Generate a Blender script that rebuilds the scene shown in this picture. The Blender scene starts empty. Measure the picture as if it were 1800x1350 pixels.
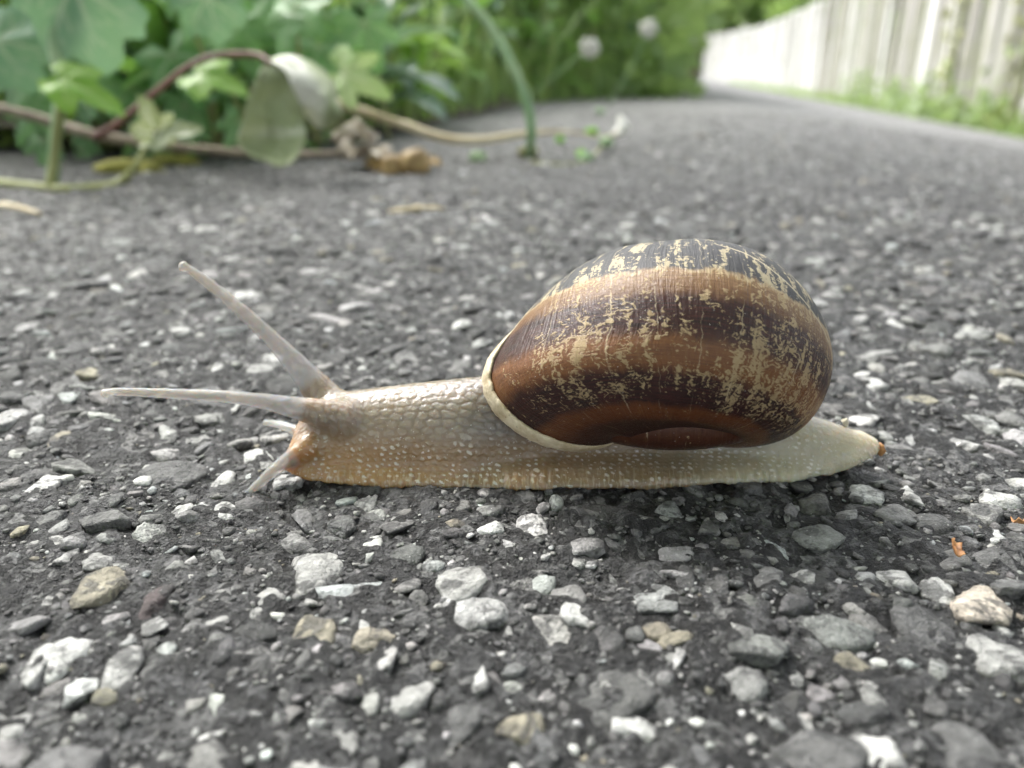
import bpy, bmesh, math, random
import numpy as np
from mathutils import Vector, Matrix, Quaternion

random.seed(7)
RNG = np.random.default_rng(7)
CM = 0.01                      # every length below is in centimetres

# ------------------------------------------------------------------ camera, sky, sun, exposure
scene = bpy.context.scene
COL = scene.collection
cam_data = bpy.data.cameras.new('camera')
cam = bpy.data.objects.new('camera', cam_data)
COL.objects.link(cam)
cam.location = (0, 0, 3.74 * CM)
cam.rotation_euler = (math.radians(90 - 21.4), 0, 0)
cam_data.sensor_width = 36
cam_data.lens = 28
cam_data.clip_start = 0.002
cam_data.clip_end = 500
cam_data.dof.use_dof = True
cam_data.dof.focus_distance = 7.15 * CM
cam_data.dof.aperture_fstop = 25
scene.camera = cam

SUN_AZ, SUN_EL = math.radians(-46), math.radians(52)
world = bpy.data.worlds.new('World')
scene.world = world
world.use_nodes = True
wn = world.node_tree
wn.nodes.clear()
sky = wn.nodes.new('ShaderNodeTexSky')
sky.sky_type = 'NISHITA'
sky.sun_disc = False
sky.sun_elevation = SUN_EL
sky.sun_rotation = SUN_AZ
sky.dust_density = 4
hs = wn.nodes.new('ShaderNodeHueSaturation')
hs.inputs['Saturation'].default_value = 0.22
bg = wn.nodes.new('ShaderNodeBackground')
bg.inputs['Strength'].default_value = 0.15
wo = wn.nodes.new('ShaderNodeOutputWorld')
wn.links.new(sky.outputs[0], hs.inputs['Color'])
wn.links.new(hs.outputs[0], bg.inputs['Color'])
wn.links.new(bg.outputs[0], wo.inputs['Surface'])

sun_data = bpy.data.lights.new('sun', 'SUN')
sun_data.energy = 1.4
sun_data.angle = math.radians(20)
sun_data.color = (1.0, 0.97, 0.92)
sun = bpy.data.objects.new('sun', sun_data)
COL.objects.link(sun)
sd = Vector((math.sin(SUN_AZ) * math.cos(SUN_EL), math.cos(SUN_AZ) * math.cos(SUN_EL), math.sin(SUN_EL)))
sun.rotation_euler = sd.to_track_quat('Z', 'Y').to_euler()
sun.location = sd * 5

vs = scene.view_settings
vs.view_transform = 'Standard'
vs.look = 'None'
vs.exposure = 1.45
vs.gamma = 1
vs.use_curve_mapping = False
scene.cycles.max_bounces = 6
scene.cycles.use_adaptive_sampling = True
scene.cycles.adaptive_threshold = 0.035
scene.cycles.transparent_max_bounces = 8

# ------------------------------------------------------------------ helpers
def mesh_np(name, V, F, mat=None, attrs=None, smooth=True):
    """V (n,3) in cm; F an int array (m,k) or a list of such arrays; attrs {name: per-vertex array}"""
    V = np.asarray(V, np.float32) * CM
    Fs = F if isinstance(F, list) else [F]
    Fs = [np.asarray(f, np.int32) for f in Fs if len(f)]
    me = bpy.data.meshes.new(name)
    me.vertices.add(len(V))
    me.vertices.foreach_set('co', V.ravel())
    loops = np.concatenate([f.ravel() for f in Fs])
    tot = np.concatenate([np.full(len(f), f.shape[1], np.int32) for f in Fs])
    start = np.concatenate([[0], np.cumsum(tot)[:-1]]).astype(np.int32)
    me.loops.add(len(loops))
    me.loops.foreach_set('vertex_index', loops)
    me.polygons.add(len(tot))
    me.polygons.foreach_set('loop_start', start)
    me.polygons.foreach_set('loop_total', tot)
    me.update(calc_edges=True)
    me.polygons.foreach_set('use_smooth', np.full(len(me.polygons), smooth))
    for k, a in (attrs or {}).items():
        a = np.asarray(a, np.float32)
        if a.ndim == 1:
            at = me.attributes.new(k, 'FLOAT', 'POINT')
            at.data.foreach_set('value', a)
        else:
            at = me.attributes.new(k, 'FLOAT_COLOR', 'POINT')
            at.data.foreach_set('color', np.concatenate([a, np.ones((len(a), 1), np.float32)], 1).ravel())
    if mat:
        me.materials.append(mat)
    return me

def link(name, me, parent=None, loc=(0, 0, 0)):
    o = bpy.data.objects.new(name, me)
    COL.objects.link(o)
    o.location = Vector(loc) * CM
    if parent:
        o.parent = parent
    return o

def tag(o, label=None, cat=None, group=None, kind=None):
    for k, v in (('label', label), ('category', cat), ('group', group), ('kind', kind)):
        if v:
            o[k] = v
    return o

def empty(name, loc, label, cat, group=None):
    o = link(name, None, None, loc)
    o.empty_display_size = 0.01
    return tag(o, label, cat, group)

def smooth_path(pts, n):
    pts = np.asarray(pts, float)
    m = len(pts)
    if m == 2:
        t = np.linspace(0, 1, n)[:, None]
        return pts[0] * (1 - t) + pts[1] * t
    P = np.vstack([2 * pts[0] - pts[1], pts, 2 * pts[-1] - pts[-2]])
    out = []
    for t in np.linspace(0, m - 1, n):
        i = min(int(t), m - 2)
        f = t - i
        a, b, c, d = P[i:i + 4]
        out.append(.5 * ((2 * b) + (c - a) * f + (2 * a - 5 * b + 4 * c - d) * f * f + (3 * b - a - 3 * c + d) * f ** 3))
    return np.array(out)

def tube(pts, radii, n=24, seg=8, wob=0.0):
    c = smooth_path(pts, n)
    r = np.interp(np.linspace(0, 1, n), np.linspace(0, 1, len(radii)), radii)
    T = np.gradient(c, axis=0)
    T /= np.linalg.norm(T, axis=1)[:, None] + 1e-9
    ref = np.array([0.31, 0.2, 0.93])
    N = np.cross(T, ref)
    N /= np.linalg.norm(N, axis=1)[:, None] + 1e-9
    B = np.cross(T, N)
    a = np.linspace(0, 2 * np.pi, seg, endpoint=False)
    rr = r[:, None] * (1 + wob * RNG.normal(size=(n, seg)))
    V = c[:, None] + rr[..., None] * (np.cos(a)[None, :, None] * N[:, None] + np.sin(a)[None, :, None] * B[:, None])
    V = np.concatenate([V.reshape(-1, 3), c[:1], c[-1:]])
    i = np.arange(n - 1)[:, None] * seg
    j = np.arange(seg)[None]
    k = (j + 1) % seg
    Q = np.stack([i + j, i + k, i + seg + k, i + seg + j], -1).reshape(-1, 4)
    j = j[0]
    k = k[0]
    c0 = np.stack([np.full(seg, n * seg), k, j], 1)
    c1 = np.stack([np.full(seg, n * seg + 1), (n - 1) * seg + j, (n - 1) * seg + k], 1)
    return V, [Q, np.concatenate([c0, c1])]

def join(parts):
    """[(V, [F...]), ...] -> one V, F list"""
    Vs, F3, F4, off = [], [], [], 0
    for V, F in parts:
        Vs.append(V)
        for f in (F if isinstance(F, list) else [F]):
            if len(f):
                (F3 if f.shape[1] == 3 else F4).append(f + off)
        off += len(V)
    out = []
    if F3:
        out.append(np.concatenate(F3))
    if F4:
        out.append(np.concatenate(F4))
    return np.concatenate(Vs), out

def grid_faces(n, m, wrap=False):
    i = np.arange(n - 1)[:, None]
    j = np.arange(m if wrap else m - 1)[None]
    k = (j + 1) % m
    return np.stack([i * m + j, i * m + k, (i + 1) * m + k, (i + 1) * m + j], -1).reshape(-1, 4)

_perm = RNG.random((256, 256))
def vnoise(x, y, seed=0):
    x = x + seed * 17.3
    y = y + seed * 9.1
    xi = np.floor(x).astype(int)
    yi = np.floor(y).astype(int)
    fx = x - xi
    fy = y - yi
    fx = fx * fx * (3 - 2 * fx)
    fy = fy * fy * (3 - 2 * fy)
    g = lambda a, b: _perm[a & 255, b & 255]
    return (g(xi, yi) * (1 - fx) + g(xi + 1, yi) * fx) * (1 - fy) + (g(xi, yi + 1) * (1 - fx) + g(xi + 1, yi + 1) * fx) * fy - .5

# path coordinates: u across the path to the right, t along it
PD = math.radians(10.5)
def uv_of(x, y):
    return np.cos(PD) * x - np.sin(PD) * y, np.sin(PD) * x + np.cos(PD) * y
def xy_of(u, t):
    return np.cos(PD) * u + np.sin(PD) * t, -np.sin(PD) * u + np.cos(PD) * t
def ground_z(x, y):
    """the path falls away to the right, towards the fence"""
    u, t = uv_of(x, y)
    k = np.clip(u - 6, 0, 300)
    return -0.17 * k * k / (k + 12)
def ut(u, t, dz=0.0):
    x, y = xy_of(u, t)
    return (float(x), float(y), float(ground_z(np.float64(x), np.float64(y)) + dz))

# ------------------------------------------------------------------ materials
class G:
    def __init__(s, name):
        s.m = bpy.data.materials.new(name)
        s.m.use_nodes = True
        s.t = s.m.node_tree
        s.t.nodes.clear()
        s.out = s.t.nodes.new('ShaderNodeOutputMaterial')
    def n(s, kind, **kw):
        nd = s.t.nodes.new(kind)
        for k, v in kw.items():
            setattr(nd, k, v)
        return nd
    def put(s, sock, v):
        if hasattr(v, 'is_output'):
            s.t.links.new(v, sock)
        elif isinstance(v, (tuple, list)):
            sock.default_value = tuple(v) + ((1,) if sock.type == 'RGBA' and len(v) == 3 else ())
        else:
            sock.default_value = v
    def math(s, op, a, b=0.0, c=0.0, clamp=False):
        nd = s.n('ShaderNodeMath', operation=op, use_clamp=clamp)
        for i, v in enumerate((a, b, c)):
            s.put(nd.inputs[i], v)
        return nd.outputs[0]
    def add(s, a, b): return s.math('ADD', a, b)
    def mul(s, a, b): return s.math('MULTIPLY', a, b)
    def attr(s, name, out='Fac'):
        return s.n('ShaderNodeAttribute', attribute_name=name).outputs[out]
    def coords(s):
        return s.n('ShaderNodeTexCoord').outputs['Object']
    def pos(s):
        return s.n('ShaderNodeNewGeometry').outputs['Position']
    def vec(s, x, y, z=0.0):
        nd = s.n('ShaderNodeCombineXYZ')
        for i, v in enumerate((x, y, z)):
            s.put(nd.inputs[i], v)
        return nd.outputs[0]
    def noise(s, vec, scale, detail=3, rough=.55, dist=0.0):
        nd = s.n('ShaderNodeTexNoise')
        s.put(nd.inputs['Vector'], vec)
        nd.inputs['Scale'].default_value = scale
        nd.inputs['Detail'].default_value = detail
        nd.inputs['Roughness'].default_value = rough
        nd.inputs['Distortion'].default_value = dist
        return nd.outputs[0]
    def voro(s, vec, scale, feature='F1', out='Distance', rand=1.0):
        nd = s.n('ShaderNodeTexVoronoi', feature=feature)
        s.put(nd.inputs['Vector'], vec)
        nd.inputs['Scale'].default_value = scale
        nd.inputs['Randomness'].default_value = rand
        return nd.outputs[out]
    def ramp(s, fac, stops, interp='LINEAR'):
        nd = s.n('ShaderNodeValToRGB')
        cr = nd.color_ramp
        cr.interpolation = interp
        while len(cr.elements) < len(stops):
            cr.elements.new(.5)
        for e, (p, c) in zip(cr.elements, stops):
            e.position = p
            e.color = tuple(c) + (1,) if isinstance(c, (tuple, list)) else (c, c, c, 1)
        s.put(nd.inputs[0], fac)
        return nd.outputs[0]
    def mix(s, f, a, b, mode='MIX'):
        nd = s.n('ShaderNodeMix', data_type='RGBA', blend_type=mode)
        s.put(nd.inputs[0], f)
        s.put(nd.inputs[6], a)
        s.put(nd.inputs[7], b)
        return nd.outputs[2]
    def step(s, v, lo, hi):
        nd = s.n('ShaderNodeMapRange', interpolation_type='SMOOTHSTEP')
        s.put(nd.inputs[0], v)
        nd.inputs[1].default_value = lo
        nd.inputs[2].default_value = hi
        return nd.outputs[0]
    def bump(s, h, strength=.5, dist=.001, normal=None):
        nd = s.n('ShaderNodeBump')
        nd.inputs['Strength'].default_value = strength
        nd.inputs['Distance'].default_value = dist
        s.put(nd.inputs['Height'], h)
        if normal is not None:
            s.put(nd.inputs['Normal'], normal)
        return nd.outputs[0]
    def bsdf(s, **kw):
        nd = s.n('ShaderNodeBsdfPrincipled')
        for k, v in kw.items():
            s.put(nd.inputs[k.replace('_', ' ')], v)
        return nd.outputs[0]
    def shade(s, a, b, f):
        nd = s.n('ShaderNodeMixShader')
        s.put(nd.inputs[0], f)
        s.t.links.new(a, nd.inputs[1])
        s.t.links.new(b, nd.inputs[2])
        return nd.outputs[0]
    def done(s, sh):
        s.t.links.new(sh, s.out.inputs['Surface'])
        return s.m

def mat_asphalt():
    g = G('asphalt')
    p = g.pos()
    warp = g.n('ShaderNodeVectorMath', operation='MULTIPLY_ADD')
    nz = g.n('ShaderNodeTexNoise')
    g.put(nz.inputs['Vector'], p)
    nz.inputs['Scale'].default_value = 300
    g.t.links.new(nz.outputs['Color'], warp.inputs[0])
    warp.inputs[1].default_value = (.0022,) * 3
    g.t.links.new(p, warp.inputs[2])
    wp = warp.outputs[0]
    # flush stones: a random grey for each, bitumen between them
    c1 = g.ramp(g.voro(wp, 330, out='Color'), [(0, (.035, .035, .036)), (.40, (.075, .075, .077)), (.60, (.13, .13, .133)), (.76, (.20, .20, .20)), (.88, (.33, .325, .315)), (.95, (.52, .52, .50))], 'CONSTANT')
    c3 = g.ramp(g.voro(wp, 1300, out='Color'), [(0, (.016, .016, .016)), (.44, (.034, .034, .034)), (.63, (.10, .10, .10)), (.80, (.22, .22, .215)), (.92, (.50, .50, .48))], 'CONSTANT')
    n5 = g.noise(p, 420, 3, .6)
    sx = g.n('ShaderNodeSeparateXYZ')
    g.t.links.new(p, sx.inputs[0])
    far_light = g.math('MULTIPLY', g.step(sx.outputs[1], .06, 1.1), g.ramp(g.noise(p, 2.5, 3), [(.3, .5), (.7, 1.0)]))  # paler with distance: the brighter open light up the path, painted in
    col = g.mix(g.mul(g.step(n5, .50, .56), .85), c3, c1)
    nf = g.noise(p, 2200, 3, .75)
    col = g.mix(g.mul(g.step(nf, .58, .72), .4), col, (.30, .295, .285))
    col = g.mix(1.0, col, g.ramp(nf, [(.34, .35), (.6, 1.1)]), 'MULTIPLY')
    col = g.mix(g.mul(far_light, .7), col, (.40, .395, .385))
    b = g.bump(g.add(g.mul(n5, .6), nf), 1.0, .0014)
    rough = g.ramp(nf, [(.3, .42), (.7, .8)])
    return g.done(g.bsdf(Base_Color=col, Roughness=rough, Normal=b, Specular_IOR_Level=.5))

def mat_stone():
    g = G('stone')
    p = g.pos()
    col = g.attr('Col', 'Color')
    mott = g.noise(p, 620, 5, .74)
    col = g.mix(1.0, col, g.ramp(mott, [(.30, .30), (.46, .85), (.56, 1.05), (.72, 1.7)]), 'MULTIPLY')
    # bitumen film and dust clinging in patches
    fn = g.noise(p, 1500, 4, .72)
    film = g.step(g.add(g.mul(g.noise(p, 330, 3, .7, .5), .75), g.mul(fn, .25)), .50, .57)
    col = g.mix(g.mul(film, .72), col, g.mix(g.step(fn, .45, .62), (.022, .022, .023), (.085, .085, .085)))
    spk = g.mul(g.step(g.voro(p, 2400), .20, .08), g.step(fn, .5, .6))
    col = g.mix(spk, col, (.55, .55, .53))
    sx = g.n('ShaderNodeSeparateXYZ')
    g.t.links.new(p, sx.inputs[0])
    far_light = g.mul(g.step(sx.outputs[1], .06, 1.1), g.step(fn, .30, .62))  # stones lightened with distance too, far light put into their colour
    col = g.mix(g.mul(far_light, .6), col, (.44, .435, .425))
    b = g.bump(g.add(g.mul(fn, .8), mott), .9, .0010)
    return g.done(g.bsdf(Base_Color=col, Roughness=g.ramp(fn, [(.3, .40), (.7, .8)]), Normal=b, Specular_IOR_Level=.5))

def mat_plain(name, c1, c2, scale=200, rough=.6, transl=0.0, bump=.3, bd=.0005):
    g = G(name)
    p = g.pos()
    n = g.noise(p, scale, 4, .6)
    col = g.mix(g.step(n, .3, .7), c1, c2)
    sh = g.bsdf(Base_Color=col, Roughness=rough, Normal=g.bump(n, bump, bd))
    if transl:
        tr = g.n('ShaderNodeBsdfTranslucent')
        g.put(tr.inputs['Color'], col)
        sh = g.shade(sh, tr.outputs[0], transl)
    return g.done(sh)

def mat_leaf(name, c1, c2, vein=(.35, .45, .25), rough=.42, transl=.35, vs=1.0, scale=60):
    g = G(name)
    p = g.pos()
    oi = g.n('ShaderNodeObjectInfo').outputs['Random']
    n = g.noise(p, scale, 3, .6)
    f = g.math('ADD', g.mul(g.step(n, .3, .7), .6), g.mul(oi, .4))
    col = g.mix(f, c1, c2)
    v = g.mul(g.attr('vein'), vs)
    col = g.mix(v, col, vein)
    h = g.add(g.mul(g.noise(p, scale * 6, 3), .6), g.mul(v, -.5))
    sh = g.bsdf(Base_Color=col, Roughness=rough, Normal=g.bump(h, .35, .001))
    tr = g.n('ShaderNodeBsdfTranslucent')
    g.put(tr.inputs['Color'], g.mix(.5, col, (c2[0] * 1.5, c2[1] * 1.5, c2[2] * .7)))
    return g.done(g.shade(sh, tr.outputs[0], transl))

def mat_skin():
    g = G('snail_skin')
    p = g.pos()
    s = g.attr('along')
    h = g.attr('height')
    tub = g.attr('tub')
    ten = g.attr('tent')
    # warm tan low at the head, grey beige on the neck, pale cream at the tail
    low = g.ramp(g.math('MULTIPLY_ADD', s, 1 / 6., 2.2 / 6.), [(0, (.38, .215, .085)), (.14, (.37, .225, .10)), (.30, (.30, .20, .115)), (.6, (.27, .205, .125)), (.8, (.44, .405, .285)), (1, (.55, .51, .39))])
    top = g.ramp(g.math('MULTIPLY_ADD', s, 1 / 6., 2.2 / 6.), [(0, (.29, .235, .18)), (.2, (.25, .207, .165)), (.36, (.175, .152, .13)), (.45, (.15, .14, .12)), (.7, (.32, .30, .24)), (1, (.55, .53, .47))])
    blot = g.noise(p, 160, 3, .6)
    col = g.mix(g.step(g.add(h, g.mul(g.math('SUBTRACT', blot, .5), .35)), .22, .62), low, top)
    col = g.mix(1.0, col, g.ramp(blot, [(.3, .8), (.7, 1.2)]), 'MULTIPLY')
    col = g.mix(g.mul(g.step(tub, .55, 1.0), .18), col, (.45, .42, .36))
    dots = g.mul(g.step(tub, .62, .9), g.step(h, .55, .30))
    col = g.mix(g.mul(dots, g.mul(g.step(g.noise(p, 500, 2), .44, .60), .55)), col, (.80, .76, .68))
    fl = g.mul(g.step(h, .16, .07), g.step(g.noise(g.vec(g.mul(s, 1), g.mul(h, .3), 0.0), 34, 2), .50, .64))
    col = g.mix(g.mul(fl, .3), col, (.66, .60, .45))
    col = g.mix(ten, col, (.56, .57, .585))
    sp = g.mul(g.step(g.voro(p, 2600), .20, .08), g.step(g.noise(p, 800, 2), .45, .6))
    col = g.mix(g.mul(sp, .55), col, (.88, .87, .82))
    b = g.bump(g.noise(p, 2200, 3, .6), .35, .0004)
    sh = g.bsdf(Base_Color=col, Roughness=.24, Normal=b, Subsurface_Weight=.9, Subsurface_Radius=(1.0, .62, .34), Subsurface_Scale=.0030, Specular_IOR_Level=.55, Coat_Weight=.35, Coat_Roughness=.1)
    tp = g.n('ShaderNodeBsdfTransparent')
    tp.inputs['Color'].default_value = (.93, .93, .92, 1)
    return g.done(g.shade(sh, tp.outputs[0], g.mul(ten, .64)))

def mat_shell():
    g = G('snail_shell')
    th = g.attr('th')
    ph = g.attr('ph')
    p = g.pos()
    # growth-line space: th runs along the whorl, ph across the bands
    tl = g.add(th, g.mul(ph, -.10))
    wob = g.math('SUBTRACT', g.noise(g.vec(g.mul(tl, 5), g.mul(ph, 3)), 1, 4, .65), .5)
    strk = g.noise(g.vec(g.mul(tl, 34), g.mul(ph, 2.2), 3.0), 1, 4, .65)        # axial growth streaks
    phw = g.add(ph, g.add(g.mul(wob, .20), g.mul(g.math('SUBTRACT', strk, .5), .10)))
    fib = g.noise(g.vec(g.mul(tl, 5), g.mul(ph, 60), 7.0), 1, 3, .6)            # fine spiral fibres
    x = g.math('MULTIPLY_ADD', phw, 1 / 3., 2.2 / 3.)                              # ph -2.2 .. 0.8
    def X(v): return (v + 2.2) / 3
    light = g.ramp(x, [(X(-2.1), (.06, .020, .008)), (X(-1.65), (.12, .038, .012)), (X(-1.3), (.18, .058, .016)), (X(-.85), (.20, .083, .027)), (X(-.45), (.16, .069, .027)), (X(-.05), (.185, .10, .044)), (X(.12), (.24, .145, .068))])
    light = g.mix(g.mul(g.step(fib, .42, .65), .5), light, (.075, .026, .013))
    light = g.mix(g.mul(g.step(strk, .52, .75), .4), light, (.26, .145, .058))
    dark = g.mix(g.step(fib, .35, .65), (.016, .008, .008), (.052, .015, .013))
    m = g.ramp(x, [(X(-2.15), .9), (X(-1.85), .65), (X(-1.62), .05), (X(-1.46), .12), (X(-1.36), 1), (X(-1.02), 1), (X(-.90), .15), (X(-.66), .05), (X(-.57), .8), (X(-.48), 1), (X(-.22), 1), (X(-.12), .25), (X(-.02), 0)])
    col = g.mix(m, light, dark)
    # pale flame marks crossing the bands along the growth lines
    big = g.noise(g.vec(g.mul(tl, 13), g.mul(ph, 2.6), 1.0), 1, 3, .6, .7)
    sml = g.noise(g.vec(g.mul(tl, 17), g.mul(ph, 12), 5.0), 1, 2, .5, 2.4)
    wear = g.ramp(g.math('MULTIPLY_ADD', th, -1 / 3., 0.0), [(.03, .0), (.10, .62), (.20, .95), (.33, .92), (.42, .70), (.50, .80), (.56, 1.15), (.72, 1.1), (.85, .9), (1, .9)])
    zone = g.ramp(x, [(X(-1.9), .0), (X(-1.45), .35), (X(-1.2), .9), (X(-.75), 1), (X(-.35), .85), (X(-.1), .75), (X(.12), .9), (X(.3), .5)])
    fl = g.add(g.mul(big, .50), g.mul(sml, .56))
    thr = g.math('MULTIPLY_ADD', g.mul(wear, zone), -.155, .697)
    fm = g.step(g.math('SUBTRACT', fl, thr), -.022, .045)
    pale = g.mix(g.noise(p, 900, 3, .7), (.24, .155, .068), (.54, .43, .25))
    col = g.mix(g.mul(fm, .78), col, pale)
    # worn bluish grey upper shoulder with a pale edge
    worn = g.mix(g.noise(p, 600, 4, .7), (.022, .021, .023), (.075, .074, .078))
    worn = g.mix(g.mul(g.step(g.add(g.mul(sml, .35), g.mul(big, .7)),   .548, .60), .85), worn, (.44, .37, .24))
    worn = g.mix(g.mul(g.step(strk, .5, .7), .22), worn, (.13, .13, .13))
    top = g.step(phw, .10, .17)
    col = g.mix(top, col, worn)
    edge = g.mul(g.step(phw, .075, .11), g.step(phw, .16, .12))
    col = g.mix(g.mul(g.mul(edge, g.step(strk, .40, .56)), .7), col, (.42, .33, .19))
    # rest marks: hair-thin pale growth lines
    for t0, w in ((-.80, .006), (-1.06, .004), (-1.30, .003), (-1.52, .005), (-1.93, .008), (-.42, .004)):
        q = g.math('ABSOLUTE', g.math('SUBTRACT', g.add(tl, g.mul(wob, .10)), t0))
        col = g.mix(g.mul(g.step(q, w, w * .4), g.mul(g.step(strk, .44, .60), .42)), col, (.60, .50, .33))
    sut = g.math('ABSOLUTE', g.math('SUBTRACT', g.add(ph, g.mul(wob, .05)), g.math('MULTIPLY_ADD', th, .65, 1.49)))
    col = g.mix(g.mul(g.mul(g.step(sut, .020, .008), g.step(th, -1.25, -1.45)), .75), col, (.50, .43, .30))
    # dust specks
    sp = g.mul(g.step(g.voro(p, 2300), .13, .06), g.step(g.noise(p, 500, 2), .5, .62))
    col = g.mix(g.mul(sp, .7), col, (.65, .64, .62))
    hgt = g.add(g.mul(g.noise(g.vec(g.mul(tl, 70), g.mul(ph, 2), 0.0), 1, 3, .6), .8), g.add(g.mul(strk, .7), g.mul(fm, .25)))
    b = g.bump(hgt, .32, .0006)
    b = g.bump(g.noise(p, 900, 4, .7), .22, .0006, b)
    return g.done(g.bsdf(Base_Color=col, Roughness=g.mix(top, g.ramp(sml, [(.3, .34), (.7, .52)]), (.58, .58, .58)), Normal=b, Specular_IOR_Level=.36, Coat_Weight=.04, Coat_Roughness=.3))

def mat_lip():
    g = G('shell_lip')
    p = g.pos()
    n = g.noise(p, 500, 4, .7)
    col = g.mix(g.step(n, .3, .7), (.40, .31, .18), (.66, .58, .42))
    col = g.mix(g.mul(g.step(g.voro(p, 1500), .2, .08), .5), col, (.16, .10, .05))
    return g.done(g.bsdf(Base_Color=col, Roughness=.5, Normal=g.bump(n, .5, .0006)))

def mat_wood():
    g = G('fence_wood')
    p = g.pos()
    col = g.attr('Col', 'Color')
    n = g.noise(p, 6, 4, .6)
    col = g.mix(g.mul(g.step(n, .45, .7), .45), col, (.22, .24, .12))
    st = g.noise(g.vec(0.0, 0.0, 0.0), 1)
    return g.done(g.bsdf(Base_Color=col, Roughness=.75, Normal=g.bump(n, .3, .01)))

M = {
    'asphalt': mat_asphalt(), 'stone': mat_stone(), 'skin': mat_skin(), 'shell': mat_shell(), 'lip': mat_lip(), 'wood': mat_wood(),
    'soil': mat_plain('soil', (.035, .028, .020), (.12, .10, .075), 120, .9, 0, .9, .003),
    'verge': mat_plain('verge', (.07, .085, .03), (.16, .15, .07), 30, .9, 0, .8, .01),
    'bigleaf': mat_leaf('broad_leaf', (.13, .27, .16), (.21, .36, .23), (.46, .54, .38), .38, .3),
    'ivy': mat_leaf('ivy_leaf', (.06, .19, .06), (.20, .38, .15), (.26, .36, .20), .45, .28),
    'pale': mat_leaf('pale_leaf', (.22, .28, .13), (.42, .46, .30), (.80, .80, .74), .5, .25, 1.0, 40),
    'fresh': mat_leaf('fresh_leaf', (.20, .42, .07), (.34, .55, .12), (.45, .58, .22), .42, .45),
    'lime': mat_leaf('lime_leaf', (.30, .47, .18), (.46, .58, .30), (.55, .62, .40), .45, .4),
    'weed': mat_leaf('weed_leaf', (.08, .20, .05), (.24, .44, .12), (.22, .36, .14), .42, .4),
    'weedblue': mat_leaf('weed_leaf_blue', (.06, .15, .09), (.20, .32, .23), (.34, .44, .34), .28, .25),
    'paleweed': mat_leaf('pale_weed_leaf', (.14, .24, .10), (.30, .42, .20), (.35, .42, .25), .45, .4, 1, 20),
    'tree': mat_leaf('tree_leaf', (.18, .32, .11), (.36, .50, .22), (.3, .4, .2), .5, .55, 1, 3),
    'hedge': mat_leaf('hedge_leaf', (.10, .22, .06), (.30, .46, .15), (.28, .38, .15), .5, .5, 1, 12),
    'grass': mat_leaf('grass_blade', (.14, .26, .08), (.34, .46, .18), (.3, .4, .15), .5, .4, 1, 20),
    'stemgreen': mat_plain('green_stem', (.20, .34, .17), (.34, .46, .26), 60, .45, .15),
    'stemolive': mat_plain('olive_stem', (.24, .26, .09), (.38, .40, .17), 90, .5, .1),
    'stemred': mat_plain('red_brown_stem', (.10, .035, .03), (.22, .10, .075), 90, .5),
    'stemgrey': mat_plain('grey_brown_stem', (.18, .14, .10), (.36, .30, .23), 90, .7),
    'straw': mat_plain('dry_straw', (.42, .34, .20), (.66, .58, .42), 70, .6),
    'dry': mat_plain('dry_leaf', (.22, .17, .10), (.58, .53, .46), 110, .7, .15),
    'brown': mat_plain('brown_husk', (.14, .085, .025), (.42, .29, .12), 130, .5),
    'orange': mat_plain('orange_flake', (.26, .10, .03), (.50, .27, .11), 300, .5),
    'moss': mat_plain('moss', (.12, .12, .02), (.26, .25, .05), 200, .9, 0, .9, .002),
    'white': mat_plain('white_petal', (.78, .77, .72), (.86, .86, .83), 200, .6, .2),
    'bark': mat_plain('bark', (.06, .045, .03), (.16, .12, .08), 20, .9, 0, .9, .01),
    'cream': mat_plain('cream_shell', (.56, .50, .36), (.74, .70, .58), 500, .4),
}

# ------------------------------------------------------------------ the path: one sheet to the horizon
def path_sheet():
    ys = np.concatenate([[-6000, -900, -150, -40, -10, -2, .5], np.geomspace(1.7, 62, 640), np.geomspace(64, 9000, 70)])
    c = np.concatenate([[-9, -5, -2.6, -1.6], np.linspace(-1.12, 1.12, 520), [1.6, 2.6, 5, 9]])
    W = .70 * np.maximum(ys, 2.5) + 1.0
    W[:7] = W[7]
    X = W[:, None] * c[None]
    X[:7] = X[7] * np.array([60, 20, 6, 3, 2, 1.4, 1.1])[:, None]
    Y = np.repeat(ys[:, None], len(c), 1)
    Z = ground_z(X, Y)
    near = np.clip(1.4 - Y / 60, 0, 1) * (Y > 1)
    Z = Z + near * (.10 * vnoise(X / 1.6, Y / 1.6, 1) + .10 * vnoise(X / .45, Y / .45, 2) + .09 * vnoise(X / .17, Y / .17, 3) * (Y < 30) + .05 * vnoise(X / .07, Y / .07, 4) * (Y < 16)) - .045
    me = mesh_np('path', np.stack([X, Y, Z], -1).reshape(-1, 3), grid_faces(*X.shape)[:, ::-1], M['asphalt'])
    return tag(link('path', me), 'grey worn asphalt path with pale stones set in black bitumen', None, None, 'structure')
path = path_sheet()

def ico(sub):
    bm = bmesh.new()
    bmesh.ops.create_icosphere(bm, subdivisions=sub, radius=1)
    V = np.array([v.co[:] for v in bm.verts])
    Fc = np.array([[v.index for v in f.verts] for f in bm.faces])
    bm.free()
    return V, Fc
ICO = {k: ico(k) for k in (1, 2, 3, 4)}
def rock_shape(sub, rng):
    V, Fc = ICO[sub]
    K = rng.integers(6, 10)
    N = rng.normal(size=(K, 3))
    N /= np.linalg.norm(N, axis=1)[:, None]
    d = rng.uniform(.45, .9, K)
    r = np.full(len(V), 1.18)
    for n, dd in zip(N, d):
        q = V @ n
        r = np.minimum(r, np.where(q > .05, dd / np.maximum(q, .05), 9))
    if sub > 1:
        r *= 1 + .03 * rng.normal(size=len(V)) + .05 * np.sin(V @ rng.normal(size=3) * 5 + rng.uniform(0, 6)) + .04 * np.sin(V @ rng.normal(size=3) * 9)
    return V * r[:, None]
LIB = {s: [rock_shape(s, RNG) for _ in range(40)] for s in (1, 2, 3)}

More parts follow.
